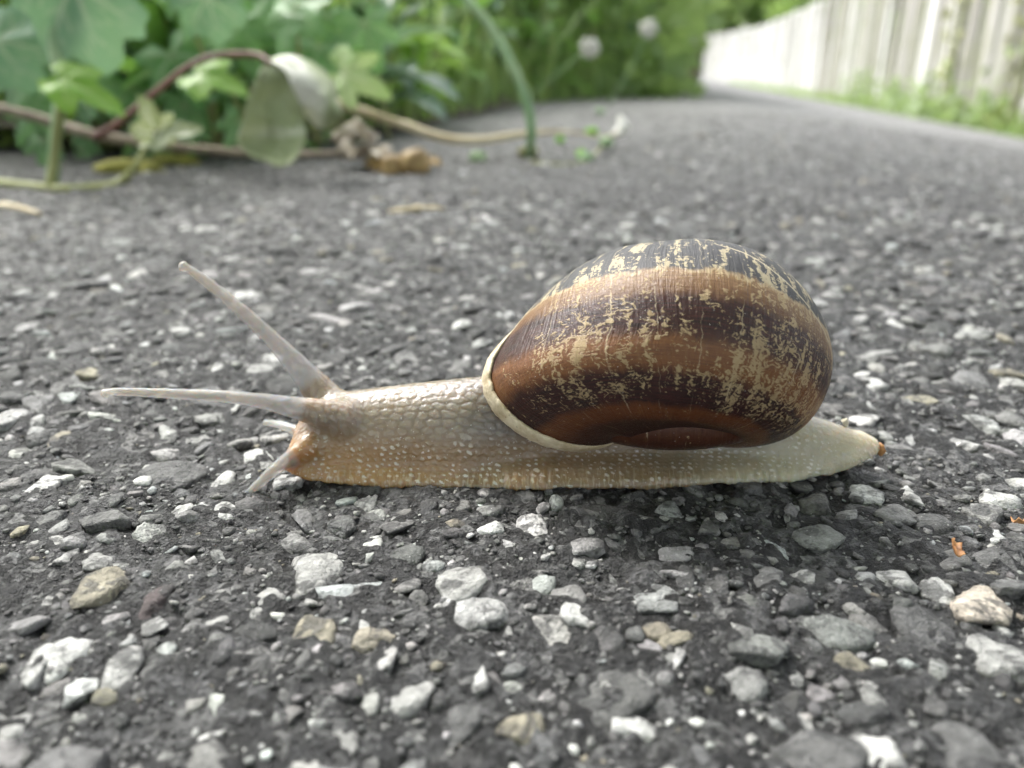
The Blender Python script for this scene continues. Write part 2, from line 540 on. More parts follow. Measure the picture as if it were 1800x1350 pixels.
TONES = {'dark': (.065, .065, .064), 'slate': (.135, .135, .133), 'grey': (.235, .233, .226), 'light': (.38, .38, .365), 'white': (.58, .58, .56), 'tan': (.30, .275, .21), 'blue': (.46, .485, .48), 'red': (.085, .066, .066), 'rust': (.62, .55, .46)}
def tone(rng):
    k = rng.choice(['dark', 'slate', 'grey', 'light', 'white', 'tan', 'blue'], p=[.14, .26, .31, .175, .065, .03, .02])
    c = np.array(TONES[k]) * rng.uniform(.75, 1.25)
    return np.clip(c * rng.uniform(.97, 1.03, 3), .02, .8)

# stones the photograph shows plainly: x, y, half width, half depth, turn, tone, how proud
MARKED = [
    (-1.66, 5.57, 0.30, 0.37, 40.00, 'light', .6), (-1.19, 5.18, 0.29, 0.29, 0.00, 'blue', .5), (-0.47, 5.29, 0.24, 0.25, 5.00, 'light', .6),
    (-3.17, 5.13, 0.23, 0.29, 0.00, 'tan', .9), (-3.19, 4.52, 0.23, 0.27, 0.00, 'white', .6), (-3.22, 4.29, 0.11, 0.12, 10.00, 'white', .5),
    (-2.63, 4.33, 0.15, 0.20, 0.00, 'light', .6), (-1.88, 5.11, 0.14, 0.19, 0.00, 'light', .5), (-2.63, 4.75, 0.12, 0.10, 18.00, 'white', .7),
    (-1.47, 4.66, 0.18, 0.27, 35.00, 'tan', .4), (-1.00, 4.67, 0.09, 0.09, 0.00, 'white', .8), (-2.13, 4.90, 0.15, 0.17, -20.00, 'light', .5),
    (0.63, 4.89, 0.25, 0.15, 15.00, 'white', .6), (0.44, 5.11, 0.15, 0.20, 0.00, 'grey', .6), (2.30, 5.37, 0.13, 0.15, 0.00, 'white', .6),
    (3.08, 5.45, 0.20, 0.20, 18.00, 'white', .7), (3.32, 5.28, 0.13, 0.20, 0.00, 'white', .6), (3.59, 5.11, 0.20, 0.38, -25.00, 'rust', .7),
    (3.06, 4.72, 0.23, 0.31, 0.00, 'slate', .6), (4.04, 5.68, 0.16, 0.32, 0.00, 'slate', .6), (2.53, 4.16, 0.19, 0.37, -30.00, 'light', .6),
    (3.07, 3.96, 0.23, 0.19, -25.00, 'light', .6), (3.39, 4.43, 0.22, 0.25, 0.00, 'light', .5), (1.79, 3.62, 0.27, 0.27, 0.00, 'slate', .5),
    (2.12, 3.59, 0.20, 0.18, -30.00, 'white', .5), (2.68, 3.57, 0.22, 0.26, 0.00, 'slate', .5), (0.02, 3.84, 0.16, 0.15, 20.00, 'tan', .5),
    (0.78, 3.84, 0.14, 0.12, 0.00, 'white', .5), (0.84, 4.16, 0.09, 0.16, 0.00, 'light', .6), (1.17, 4.60, 0.16, 0.11, 0.00, 'tan', .5),
    (1.58, 4.64, 0.12, 0.17, -30.00, 'light', .6), (-0.71, 4.16, 0.22, 0.23, 15.00, 'light', .4), (-0.26, 4.21, 0.11, 0.13, 0.00, 'white', .5),
    (-0.36, 3.89, 0.16, 0.21, 0.00, 'slate', .6), (-1.58, 3.98, 0.07, 0.28, -10.00, 'white', .6), (-1.82, 3.79, 0.21, 0.09, 15.00, 'white', .5),
    (-3.09, 3.84, 0.12, 0.13, 0.00, 'light', .5), (-3.38, 5.65, 0.14, 0.21, 0.00, 'light', .5), (-3.72, 5.65, 0.09, 0.24, -15.00, 'light', .5),
    (1.10, 6.41, 0.47, 0.23, -4.00, 'dark', .3), (0.99, 5.49, 0.14, 0.15, 0.00, 'slate', .5), (1.36, 5.33, 0.10, 0.14, -15.00, 'dark', .8),
    (3.54, 6.37, 0.22, 0.19, -18.00, 'grey', .8), (3.86, 6.22, 0.19, 0.19, -15.00, 'slate', .5), (2.25, 5.82, 0.17, 0.09, -25.00, 'blue', .6),
    (-1.82, 5.91, 0.18, 0.21, 20.00, 'grey', .6), (-1.02, 6.19, 0.15, 0.23, 0.00, 'grey', .5), (-1.39, 6.55, 0.13, 0.24, -30.00, 'light', .6),
    (-2.89, 7.02, 0.11, 0.19, 0.00, 'white', .8), (-3.02, 6.36, 0.10, 0.16, 0.00, 'white', .7), (-2.62, 6.44, 0.13, 0.14, 0.00, 'white', .7),
    (-4.78, 7.99, 0.25, 0.51, 0.00, 'tan', .3), (-4.58, 6.85, 0.14, 0.19, 0.00, 'white', .6), (-3.38, 7.14, 0.37, 0.27, -5.00, 'slate', .4),
    (-2.78, 5.00, 0.22, 0.26, 30.00, 'red', .5), (-3.96, 5.29, 0.29, 0.50, 0.00, 'grey', .3), (-2.27, 4.21, 0.17, 0.21, 0.00, 'slate', .5),
    (4.97, 7.99, 0.21, 0.31, 0.00, 'white', .6), (4.62, 6.66, 0.18, 0.18, 0.00, 'white', .6), (3.82, 6.68, 0.14, 0.17, 0.00, 'white', .7),
    (4.74, 9.85, 0.25, 0.47, 0.00, 'white', .5), (5.17, 10.97, 0.37, 0.36, 0.00, 'light', .6), (6.09, 12.00, 0.22, 0.43, 0.00, 'white', .7),
    (2.95, 21.27, 0.33, 1.06, 0.00, 'white', 1.2), (11.87, 52.63, 0.47, 6.76, 0.00, 'tan', 1.6), (-5.20, 11.91, 0.22, 0.48, 15.00, 'white', .9),
    (-3.38, 9.96, 0.34, 0.34, 0.00, 'light', .6), (-3.99, 10.07, 0.23, 0.42, 20.00, 'white', .5), (-1.96, 9.90, 0.15, 0.20, 0.00, 'white', .7),
    (-4.80, 13.88, 0.36, 0.37, 5.00, 'white', .6), (-8.82, 16.21, 0.29, 0.53, 0.00, 'white', .7), (-0.80, 13.50, 0.22, 0.56, 0.00, 'light', .6),
    (-0.86, 10.29, 0.27, 0.34, 0.00, 'grey', .6), (-1.44, 10.57, 0.24, 0.24, -15.00, 'grey', .6), (-5.50, 8.38, 0.12, 0.47, -20.00, 'white', .6), (-5.75, 9.48, 0.29, 0.39, 0.00, 'grey', .6),
    (0.28, 5.59, 0.04, 0.08, 0.00, 'white', .9), (1.51, 5.11, 0.03, 0.08, 0.00, 'white', .9), (2.26, 4.77, 0.05, 0.08, 0.00, 'white', .9), (3.61, 4.77, 0.08, 0.12, 0.00, 'white', .8),
]
FOOT = lambda x, y, m: (-2.45 < x < 3.75) and (6.75 - m < y < 8.3 + m)
def scatter():
    out = []           # x, y, hw, hd, rot, col, proud, marked
    cell = {}
    def free(x, y, r, k):
        for lv, cs in ((0, 1.0), (1, .26)):
            if lv and r > .13:
                break
            ci, cj = int(x // cs), int(y // cs)
            for i in range(ci - 1, ci + 2):
                for j in range(cj - 1, cj + 2):
                    for (a, b, q) in cell.get((lv, i, j), ()):
                        if (a - x) ** 2 + (b - y) ** 2 < (k * (q + r)) ** 2:
                            return False
        return True
    def put(x, y, r):
        lv, cs = (0, 1.0) if r > .13 else (1, .26)
        cell.setdefault((lv, int(x // cs), int(y // cs)), []).append((x, y, r))
    for x, y, w, d, rot, tn, pr in MARKED:
        d = min(d, w * 1.7)
        out.append((x, y, w, d, math.radians(rot), np.array(TONES[tn]), pr, True))
        put(x, y, .85 * math.sqrt(w * d))
    def fill(n, y0, y1, r0, r1, k):
        ys = np.sqrt(RNG.uniform(y0 ** 2, y1 ** 2, n))
        xs = RNG.uniform(-1, 1, n) * (.72 * ys + 1.9)
        rs = r0 * (r1 / r0) ** (RNG.random(n) ** 1.6)
        o = np.argsort(-rs)
        for x, y, r in zip(xs[o], ys[o], rs[o]):
            if not free(x, y, r, k):
                continue
            u, t = uv_of(x, y)
            if u < (-26 if t < 35 else -17):
                continue
            put(x, y, r)
            asp = RNG.uniform(.62, 1.0)
            out.append((x, y, r / math.sqrt(asp), r * math.sqrt(asp), RNG.uniform(0, math.pi), tone(RNG), RNG.uniform(.15, 1.0), False))
    fill(1100, 2.2, 26, .20, .32, .85)
    fill(10500, 2.0, 26, .085, .19, .76)
    fill(12000, 26, 90, .14, .30, .80)
    fill(36000, 2.2, 22, .04, .085, .78)
    fill(12000, 22, 46, .07, .14, .9)
    fill(60000, 2.4, 11.5, .016, .045, .88)
    return out
STONES = scatter()
def stone_geo(s, sub):
    x, y, w, d, rot, col, pr, mk = s
    V = LIB[sub][RNG.integers(40)] if not mk else rock_shape(sub, RNG)
    sz = math.sqrt(w * d)
    a = RNG.uniform(0, 6.28)
    c, sn = math.cos(a), math.sin(a)
    V = V @ np.array([[c, -sn, 0], [sn, c, 0], [0, 0, 1]])
    hz = sz * .62
    V = V * np.array([w, d, hz])
    top = hz * RNG.uniform(.4, .7)
    k = V[:, 2] > top                                     # worn flat by traffic
    V[k, 2] = top + (V[k, 2] - top) * .18
    c, sn = math.cos(rot), math.sin(rot)
    tilt = RNG.normal(size=2) * .2
    V[:, 2] += V[:, 0] * tilt[0] + V[:, 1] * tilt[1]
    xy = V[:, :2] @ np.array([[c, sn], [-sn, c]])
    zt = float(ground_z(x, y)) - .045 + pr * min(.105, .5 * sz) + float(.10 * vnoise(np.float64(x / 1.6), np.float64(y / 1.6), 1) + (.10 if sz < .2 else .05) * vnoise(np.float64(x / .45), np.float64(y / .45), 2) + (.09 * vnoise(np.float64(x / .17), np.float64(y / .17), 3) if sz < .1 else 0))
    if FOOT(x, y, sz * .8):
        zt = min(zt, .01)
    Z = V[:, 2] - V[:, 2].max() + zt
    return np.stack([xy[:, 0] + x, xy[:, 1] + y, Z], 1)
def build_stones():
    rank = sorted(range(len(STONES)), key=lambda i: -(1000 * STONES[i][7] - 1000 * (abs(STONES[i][0]) > .66 * STONES[i][1] + .3 or STONES[i][1] < 3.6) + STONES[i][2] * STONES[i][3] / STONES[i][1] ** 1.5))
    lone = set(rank[:300])
    for i in rank[:300]:
        s = STONES[i]
        V = stone_geo(s, 3)
        o = np.array([s[0], s[1], 0])
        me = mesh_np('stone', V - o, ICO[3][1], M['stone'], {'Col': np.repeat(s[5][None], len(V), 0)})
        link('stone', me, path, o)
    for name, test, sub in (('aggregate', lambda s: s[2] >= .085, 2), ('grit', lambda s: s[2] < .085, 1)):
        Vs, Fs, Cs, off = [], [], [], 0
        for i, s in enumerate(STONES):
            if i in lone or not test(s):
                continue
            sb = sub if sub == 1 else 3 if (s[1] < 9.5 and s[2] > .13) else 1 if s[1] > 24 else 2
            V = stone_geo(s, sb)
            Vs.append(V)
            Fs.append(ICO[sb][1] + off)
            Cs.append(np.repeat(s[5][None], len(V), 0))
            off += len(V)
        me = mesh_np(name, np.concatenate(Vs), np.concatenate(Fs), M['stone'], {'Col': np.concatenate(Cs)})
        tag(link(name, me, path), None, None, None, 'stuff')
build_stones()

# soil strip on the left, verge beyond the fence
def strip(name, u0, u1, t0, t1, mat, lift, amp, label, nu=60, nt=160):
    U, T = np.meshgrid(np.linspace(u0, u1, nu), np.geomspace(t0, t1, nt) if t0 > 0 else np.linspace(t0, t1, nt), indexing='ij')
    T2 = T
    edge = (U == u1) if lift >= 0 else (U == u0)
    U = U + edge * 2.4 * vnoise(T2 / 3, T2 * 0 + 3, 5)
    if u1 < 0:
        U = U - edge * 8 * np.exp(-(T2 - 36) / 5)
    X, Y = xy_of(U, T)
    f = np.minimum(1, np.abs(U - (u1 if u1 < 0 else u0)) / 6)
    Z = ground_z(X, Y) + .06 + f * (abs(lift) + amp * (vnoise(X / 4, Y / 4, 6) + .5 * vnoise(X / 1.2, Y / 1.2, 7)))
    V = np.stack([X, Y, Z], -1).reshape(-1, 3)
    return tag(link(name, mesh_np(name, V, grid_faces(nu, nt), mat)), label, None, None, 'structure')
strip('soil_bank', -400, -17.5, 36, 2600, M['soil'], 1.2, 1.2, 'dark crumbly soil along the left edge of the path', 90, 220)
strip('grass_verge', 149, 900, 60, 6000, M['verge'], 1.0, 2.0, 'mossy verge at the foot of the wooden fence', 60, 160)

# ------------------------------------------------------------------ the snail
CAMP = np.array([0, 0, 3.74])
PITCH = math.radians(21.4)
FW = np.array([0, math.cos(PITCH), -math.sin(PITCH)])
UPV = np.array([0, math.sin(PITCH), math.cos(PITCH)])
SH = dict(b=.09, R=.5378, a=.5, c=.5836, H=.6046, psi=.1426, sc=1.5395)
SHC = np.array([1.7051, 7.3003, 1.7566])
def rot3(a, b, c):
    ca, sa, cb, sb, cc, sc = math.cos(a), math.sin(a), math.cos(b), math.sin(b), math.cos(c), math.sin(c)
    return np.array([[cc, -sc, 0], [sc, cc, 0], [0, 0, 1]]) @ np.array([[cb, 0, sb], [0, 1, 0], [-sb, 0, cb]]) @ np.array([[1, 0, 0], [0, ca, -sa], [0, sa, ca]])
SHR = rot3(.7893, -.3382, -3.1852)
BULGE = [0.956, 0.924, 0.908, 0.902, 0.904, 0.907, 0.915, 0.928, 0.943, 0.955, 0.969, 0.983, 0.995, 1.0, 1.004, 1.009, 1.018, 1.028, 1.039, 1.052, 1.063, 1.069, 1.073, 1.078, 1.082, 1.08, 1.074, 1.065, 1.052, 1.039, 1.027, 1.015, 1.003, 0.996, 0.988, 0.986, 0.986, 0.989, 0.99, 0.993, 0.994, 0.997, 0.999, 1.002, 1.001, 0.998, 0.993, 0.991, 0.995, 1.003, 1.008, 1.011, 1.012, 1.012, 1.011, 1.010, 1.010, 1.010, 1.010, 1.009, 1.004, 0.996, 0.984, 0.974, 0.967, 0.97, 0.982, 0.996, 1.016, 1.029, 1.027, 0.997, 0.956]     # swelling of the whorl every 5 degrees round its side
BC = np.array([1.4114, 7.2048, 1.2955])
def shell_pt(th, ph):
    """a dextral spiral whorl, growing by exp(b th); unevenly inflated as grown shells are"""
    g = np.exp(SH['b'] * th)
    a, c, ps = SH['a'], SH['c'], SH['psi']
    def sec(f):
        return SH['R'] + a * np.cos(f) * math.cos(ps) - c * np.sin(f) * math.sin(ps), -SH['H'] + a * np.cos(f) * math.sin(ps) + c * np.sin(f) * math.cos(ps)
    ra, ax = sec(ph)
    p0 = -1.70                      # below this the base closes over the navel
    r0, a0 = sec(p0)
    s_ = np.clip((p0 - ph) / (math.pi + p0), 0, 1)
    k = np.clip(-th / .6, 0, 1)
    k = k * k * (3 - 2 * k)
    ra = np.where(ph < p0, ra * (1 - k) + k * r0 * (1 - .85 * s_), ra)
    ax = np.where(ph < p0, ax * (1 - k) + k * (a0 + .10 * s_), ax)
    q = np.stack([g * ra * np.cos(th), -g * ra * np.sin(th), g * ax], -1) * SH['sc']
    d = (q @ SHR.T) * np.array([1.0377, 1, .9643])
    d[..., 2] += .0466 * d[..., 0]
    q = SHC + d
    d = q - BC
    A, B = d[..., 0], -(d @ UPV)
    an = np.arctan2(B, A)
    k = np.interp(an, np.linspace(-np.pi, np.pi, 73), BULGE)
    q = BC + (d @ FW)[..., None] * FW + np.stack([A * k, A * 0, A * 0], -1) - (B * k)[..., None] * UPV
    q = CAMP + (q - CAMP) * 1.10
    z = q[..., 2]
    q[..., 2] = .12 + .5 * ((z - .12) + np.sqrt((z - .12) ** 2 + .01))     # the base rests on the back
    return q

snail = empty('garden_snail', (.6, 7.4, 0), 'garden snail with banded brown shell crawling left across the asphalt', 'snail')
SO = np.array([.6, 7.4, 0])
def build_shell():
    th = np.concatenate([np.linspace(-2 * math.pi * 3.6, -7, 160, endpoint=False), np.linspace(-7, 0, 330)])
    ph = np.linspace(-math.pi, math.pi, 181)
    TH, PH = np.meshgrid(th, ph, indexing='ij')
    V = shell_pt(TH, PH)
    # the navel at the base is closed by a rounded pad of shell
    Vp, Fp = ICO[4]
    pc = np.array((1.55, 6.98, 0.67))
    Vp2 = Vp * np.array([.95, .42, .295]) + pc
    Va = np.concatenate([V.reshape(-1, 3), Vp2])
    tha = np.concatenate([TH.ravel(), -1.2 - .7 * Vp[:, 0]])
    pha = np.concatenate([PH.ravel(), -1.74 + .20 * Vp[:, 2]])
    me = mesh_np('shell', Va - SO, [grid_faces(*TH.shape), Fp + TH.size], M['shell'], {'th': tha, 'ph': pha})
    sh = link('shell', me, snail)
    sh['label'] = 'brown shell with dark spiral bands, pale flecks and a worn grey top'
    # thickened, slightly turned-out rim of the mouth
    n = 160
    pr = np.linspace(-math.pi, math.pi, n, endpoint=False)
    c = shell_pt(np.zeros(n), pr)
    tang = shell_pt(np.full(n, .03), pr) - c
    tang /= np.linalg.norm(tang, axis=1)[:, None]
    cen = c.mean(0)
    outw = c - cen
    outw -= (outw * tang).sum(1)[:, None] * tang
    outw /= np.linalg.norm(outw, axis=1)[:, None]
    a = np.linspace(0, 2 * math.pi, 14, endpoint=False)
    wid = .100 + .012 * np.sin(pr * 5) + .006 * RNG.normal(size=n)
    fade = np.clip((-.02 - pr) / .35, .12, 1) * np.clip((pr + 2.45) / .9, .08, 1)
    wid = wid * fade
    V = c[:, None] + tang[:, None] * (.02 + np.cos(a)[None, :, None] * wid[:, None, None]) + outw[:, None] * (.018 + np.sin(a)[None, :, None] * .036) * fade[:, None, None]
    i = np.arange(n)[:, None]
    j = np.arange(14)[None]
    i2, j2 = (i + 1) % n, (j + 1) % 14
    Fq = np.stack([i * 14 + j, i2 * 14 + j, i2 * 14 + j2, i * 14 + j2], -1).reshape(-1, 4)
    lip = link('lip', mesh_np('lip', V.reshape(-1, 3) - SO, Fq, M['lip']), sh)
    lip['label'] = 'pale cream thickened rim of the shell mouth'
build_shell()

BX = np.array([-2.20, -2.185, -2.15, -2.08, -1.97, -1.80, -1.5, -1.0, -.4, .3, 1.0, 1.7, 2.3, 2.8, 3.15, 3.4, 3.56, 3.64, 3.68])
BW = np.array([.02, .15, .25, .35, .43, .50, .54, .60, .64, .66, .64, .60, .54, .45, .34, .22, .12, .06, .01])
BH = np.array([.02, .22, .38, .52, .64, .73, .78, .83, .90, .98, .96, .87, .72, .57, .45, .32, .19, .11, .02])
BN = np.array([6.98, 6.97, 6.96, 6.93, 6.90, 6.88, 6.86, 6.83, 6.78, 6.78, 6.82, 6.86, 6.90, 6.94, 7.00, 7.06, 7.12, 7.15, 7.2])
BZ = np.array([.10, .09, .07, .04, .01, -.01, -.02, -.02, -.02, -.02, -.02, -.02, -.02, -.02, .02, .08, .15, .19, .22])
def smin(a, b, k):
    h = np.clip(.5 + .5 * (b - a) / k, 0, 1)
    return b * (1 - h) + a * h - k * h * (1 - h)
def ell(dy, dz, w, h):
    q = np.sqrt((dy / w) ** 2 + (dz / h) ** 2) + 1e-6
    g = np.sqrt((dy / w ** 2) ** 2 + (dz / h ** 2) ** 2) + 1e-4
    return (q - 1) * q / g
def capsule(x, y, z, pts, rad):
    d = None
    for (a, b, ra, rb) in zip(pts[:-1], pts[1:], rad[:-1], rad[1:]):
        ab = b - a
        t = np.clip(((x - a[0]) * ab[0] + (y - a[1]) * ab[1] + (z - a[2]) * ab[2]) / (ab @ ab), 0, 1)
        q = np.sqrt((x - a[0] - t * ab[0]) ** 2 + (y - a[1] - t * ab[1]) ** 2 + (z - a[2] - t * ab[2]) ** 2) - (ra + (rb - ra) * t)
        d = q if d is None else np.minimum(d, q)
    return d
TENT = [   # stalks: points from base to tip, radii
    (smooth_path([(-1.67, 7.15, 0.58), (-2.03, 7.05, 0.72), (-2.52, 6.95, 0.87), (-3.17, 6.85, 0.96), (-3.61, 6.75, 1.02), (-3.70, 6.73, 1.01)], 14), np.interp(np.linspace(0, 1, 14), [0, .17, .35, .6, .9, .97, 1], [.17, .122, .068, .048, .030, .044, .046])),
    (smooth_path([(-1.81, 7.50, 0.49), (-2.05, 7.55, 0.82), (-2.38, 7.55, 1.25), (-2.76, 7.50, 1.69), (-3.04, 7.45, 1.97), (-3.11, 7.44, 2.02)], 14), np.interp(np.linspace(0, 1, 14), [0, .2, .4, .65, .9, .97, 1], [.21, .14, .080, .054, .033, .050, .052])),
    (smooth_path([(-2.00, 7.02, 0.33), (-2.21, 6.92, 0.22), (-2.45, 6.82, 0.03), (-2.56, 6.78, -0.08)], 8), np.interp(np.linspace(0, 1, 8), [0, .35, .7, 1], [.10, .062, .045, .046])),
    (smooth_path([(-2.14, 7.35, 0.33), (-2.40, 7.50, 0.35), (-2.57, 7.60, 0.33)], 6), np.array([.05, .055, .05, .042, .036, .034])),
]
def body_field(x, y, z):
    w = np.interp(x, BX, BW)
    h = np.interp(x, BX, BH)
    nr = np.interp(x, BX, BN)
    bz = np.interp(x, BX, BZ)
    dy = y - (nr + w)
    zz = z - bz
    # back and sides, then the flat foot with its thin fringe
    d1 = ell(dy, np.maximum(zz, 0), w * np.interp(x, [-.5, .5, 2.1, 2.9], [.86, .48, .55, .86]), h)
    d2 = ell(dy, np.maximum(zz, 0), w, np.minimum(.24, h))
    d = smin(d1, d2, .10)
    d = np.maximum(d, np.maximum(BX[0] - x, x - BX[-1]))
    d = -smin(-d, zz + .012 * np.sin(x * 9) * np.sin(x * 3.7), .03)
    m = x < -1.3
    if m.any():
        xm, ym, zm, dm = x[m], y[m], z[m], d[m]
        for pts, rad in TENT:
            c = capsule(xm, ym, zm, pts, rad)
            dm = smin(dm, c, .10)
        d[m] = dm
    return d
def surface_nets(f, lo, hi, h):
    n = [int((b - a) / h) + 1 for a, b in zip(lo, hi)]
    ax = [lo[i] + h * np.arange(n[i]) for i in range(3)]
    vals = np.empty(n, np.float32)
    for i0 in range(0, n[0], 32):
        X, Y, Z = np.meshgrid(ax[0][i0:i0 + 32], ax[1], ax[2], indexing='ij')
        vals[i0:i0 + 32] = f(X, Y, Z)
    ins = vals < 0
    cnt = np.zeros([k - 1 for k in n], np.uint8)
    for a in (0, 1):
        for b in (0, 1):
            for c in (0, 1):
                cnt += ins[a:n[0] - 1 + a, b:n[1] - 1 + b, c:n[2] - 1 + c]
    act = np.argwhere((cnt > 0) & (cnt < 8))
    idx = np.full([k - 1 for k in n], -1, np.int32)
    idx[tuple(act.T)] = np.arange(len(act))
    pos = np.zeros((len(act), 3))
    wgt = np.zeros(len(act))
    for d in range(3):
        o = [k for k in range(3) if k != d]
        for a in (0, 1):
            for b in (0, 1):
                p = act.copy()
                p[:, o[0]] += a
                p[:, o[1]] += b
                q = p.copy()
                q[:, d] += 1
                va, vb = vals[tuple(p.T)], vals[tuple(q.T)]
                m = (va < 0) != (vb < 0)
                t = np.where(m, va / np.where(m, va - vb, 1), 0)
                pp = p.astype(float)
                pp[:, d] += t
                pos += pp * m[:, None]
                wgt += m
    V = pos / wgt[:, None] * h + np.array(lo)
    quads = []
    for d in range(3):
        o = [k for k in range(3) if k != d]
        sl = [slice(1, n[k] - 1) for k in range(3)]
        sl[d] = slice(0, n[d] - 1)
        s2 = list(sl)
        s2[d] = slice(1, n[d])
        A, B = ins[tuple(sl)], ins[tuple(s2)]
        e = np.argwhere(A != B)
        fl = A[tuple(e.T)]
        for k in o:
            e[:, k] += 1
        c = []
        for da, db in ((0, 0), (1, 0), (1, 1), (0, 1)):
            p = e.copy()
            p[:, o[0]] -= da
            p[:, o[1]] -= db
            c.append(idx[tuple(p.T)])
        q = np.stack(c, 1)
        if d == 1:
            fl = ~fl
        q[~fl] = q[~fl][:, ::-1]
        quads.append(q)
    return V, np.concatenate(quads)
def grad(f, V, e=.004):
    g = np.stack([f(*(V + e * np.eye(3)[k]).T) - f(*(V - e * np.eye(3)[k]).T) for k in range(3)], 1) / (2 * e)
    return g
def worley(u, v, seed):
    ui, vi = np.floor(u).astype(int), np.floor(v).astype(int)
    f1 = np.full(u.shape, 9.)
    f2 = np.full(u.shape, 9.)
    for a in (-1, 0, 1):
        for b in (-1, 0, 1):
            px = ui + a + .15 + .7 * _perm[(ui + a + seed) & 255, (vi + b) & 255] + .5 * ((vi + b) & 1)
            py = vi + b + .2 + .6 * _perm[(vi + b + 31) & 255, (ui + a + seed) & 255]
            d = np.hypot(u - px, v - py)
            f2 = np.where(d < f1, f1, np.minimum(f2, d))
            f1 = np.minimum(f1, d)
    return f1, f2
def build_body():
    V, Q = surface_nets(body_field, (-4.2, 6.45, -.12), (3.80, 8.35, 2.35), .0165)
    for _ in range(3):
        g = grad(body_field, V)
        V = V - (body_field(*V.T) / np.maximum((g ** 2).sum(1), .05))[:, None].clip(-.01, .01) * g
    g = grad(body_field, V)
    N = g / (np.linalg.norm(g, axis=1)[:, None] + 1e-9)
    x, y, z = V.T
    w = np.interp(x, BX, BW)
    ang = np.arctan2(y - (np.interp(x, BX, BN) + w), np.maximum(z, .0) + .12)      # 0 at the back, -pi/2 at the near edge
    arc = ang * .62
    base = np.full(len(V), 9.)
    dt = np.min([capsule(x, y, z, p[3:] if len(p) > 8 else p[2:] if len(p) > 6 else p[1:], r[3:] if len(p) > 8 else r[2:] if len(p) > 6 else r[1:]) for p, r in TENT], 0)
    tent = np.clip(1 - dt / .06, 0, 1)
    hgt = np.maximum(z, 0)
    # skin: lens-shaped tubercles in slanting rows on the back, finer grains low down
    sl = x + .55 * arc
    f1, f2 = worley(sl / .135, arc / .050 + .3 * np.sin(x * 2), 3)
    e1 = np.clip((f2 - f1) / .36, 0, 1)
    h1, h2 = worley(sl / .085, arc / .046, 77)
    kh = np.clip((-1.15 - x) / .5, 0, 1)
    e1 = e1 * (1 - kh) + np.clip((h2 - h1) / .4, 0, 1) * kh
    g1, g2 = worley(sl / .075, arc / .055, 40)
    e2 = np.clip((g2 - g1) / .6, 0, 1) ** 1.5
    k = np.clip((hgt - .26) / .25, 0, 1) * np.clip((2.3 - x) / .8, 0, 1)
    tub = e1 ** .7 * k + e2 * (1 - k)
    amp = (.0075 * k + .0075 * (1 - k)) * (1 - tent) * np.clip(hgt / .12, .15, 1) * np.where(x > 2.3, .6, 1)
    fr = np.clip((.16 - hgt) / .1, 0, 1) * (1 - tent)
    rib = .5 + .5 * np.sin(x * 54 + 4 * np.sin(x * 5) + 6 * vnoise(x * 6, x * 0, 5))
    wave = vnoise(x * 2.3, x * 0 + 2, 6) * .06 + vnoise(x * 7, x * 0 + 5, 6) * .025
    V2 = V + N * (amp * (tub - .55) + fr * (.010 * (rib - .5) + wave) + tent * .006 * vnoise(x * 26, z * 26 + y * 17, 8))[:, None]
    me = mesh_np('body', V2 - SO, Q, M['skin'], {'along': x, 'height': hgt, 'tub': tub * (1 - tent), 'tent': np.clip(tent, 0, 1)})
    o = link('body', me, snail)
    o['label'] = 'moist grey-tan body with four translucent tentacles'
build_body()

def lump(c, r, seed, squash=(1, 1, 1), sub=3, rough=.15):
    rng = np.random.default_rng(seed)
    V, Fc = ICO[sub]
    k = 1 + rough * sum(np.sin(V @ rng.normal(size=3) * s + rng.uniform(0, 6)) / s for s in (2, 3, 5, 8))
    return V * k[:, None] * r * np.array(squash), Fc
def chip(name, pos, size, seed, mat, label, cat, squash):
    V, Fc = rock_shape(3, np.random.default_rng(seed)) * size * np.array(squash), ICO[3][1]
    o = link(name, mesh_np(name, V, Fc, mat), None, pos)
    o.rotation_euler = (0, 0, .6)
    return tag(o, label, cat)
o = chip('seed_husk', (3.35, 7.32, 0.45), .07, 3, M['cream'], 'tiny cream seed husk stuck on top of the tail of the snail', 'seed', (.55, .6, .95))
o.rotation_euler = (0, -.6, 0)
o = chip('orange_flake', (3.69, 7.18, 0.22), .08, 5, M['orange'], 'small orange flake stuck to the tip of the tail', 'flake', (.55, .8, .8))
o.rotation_euler = (0, -.5, 0)

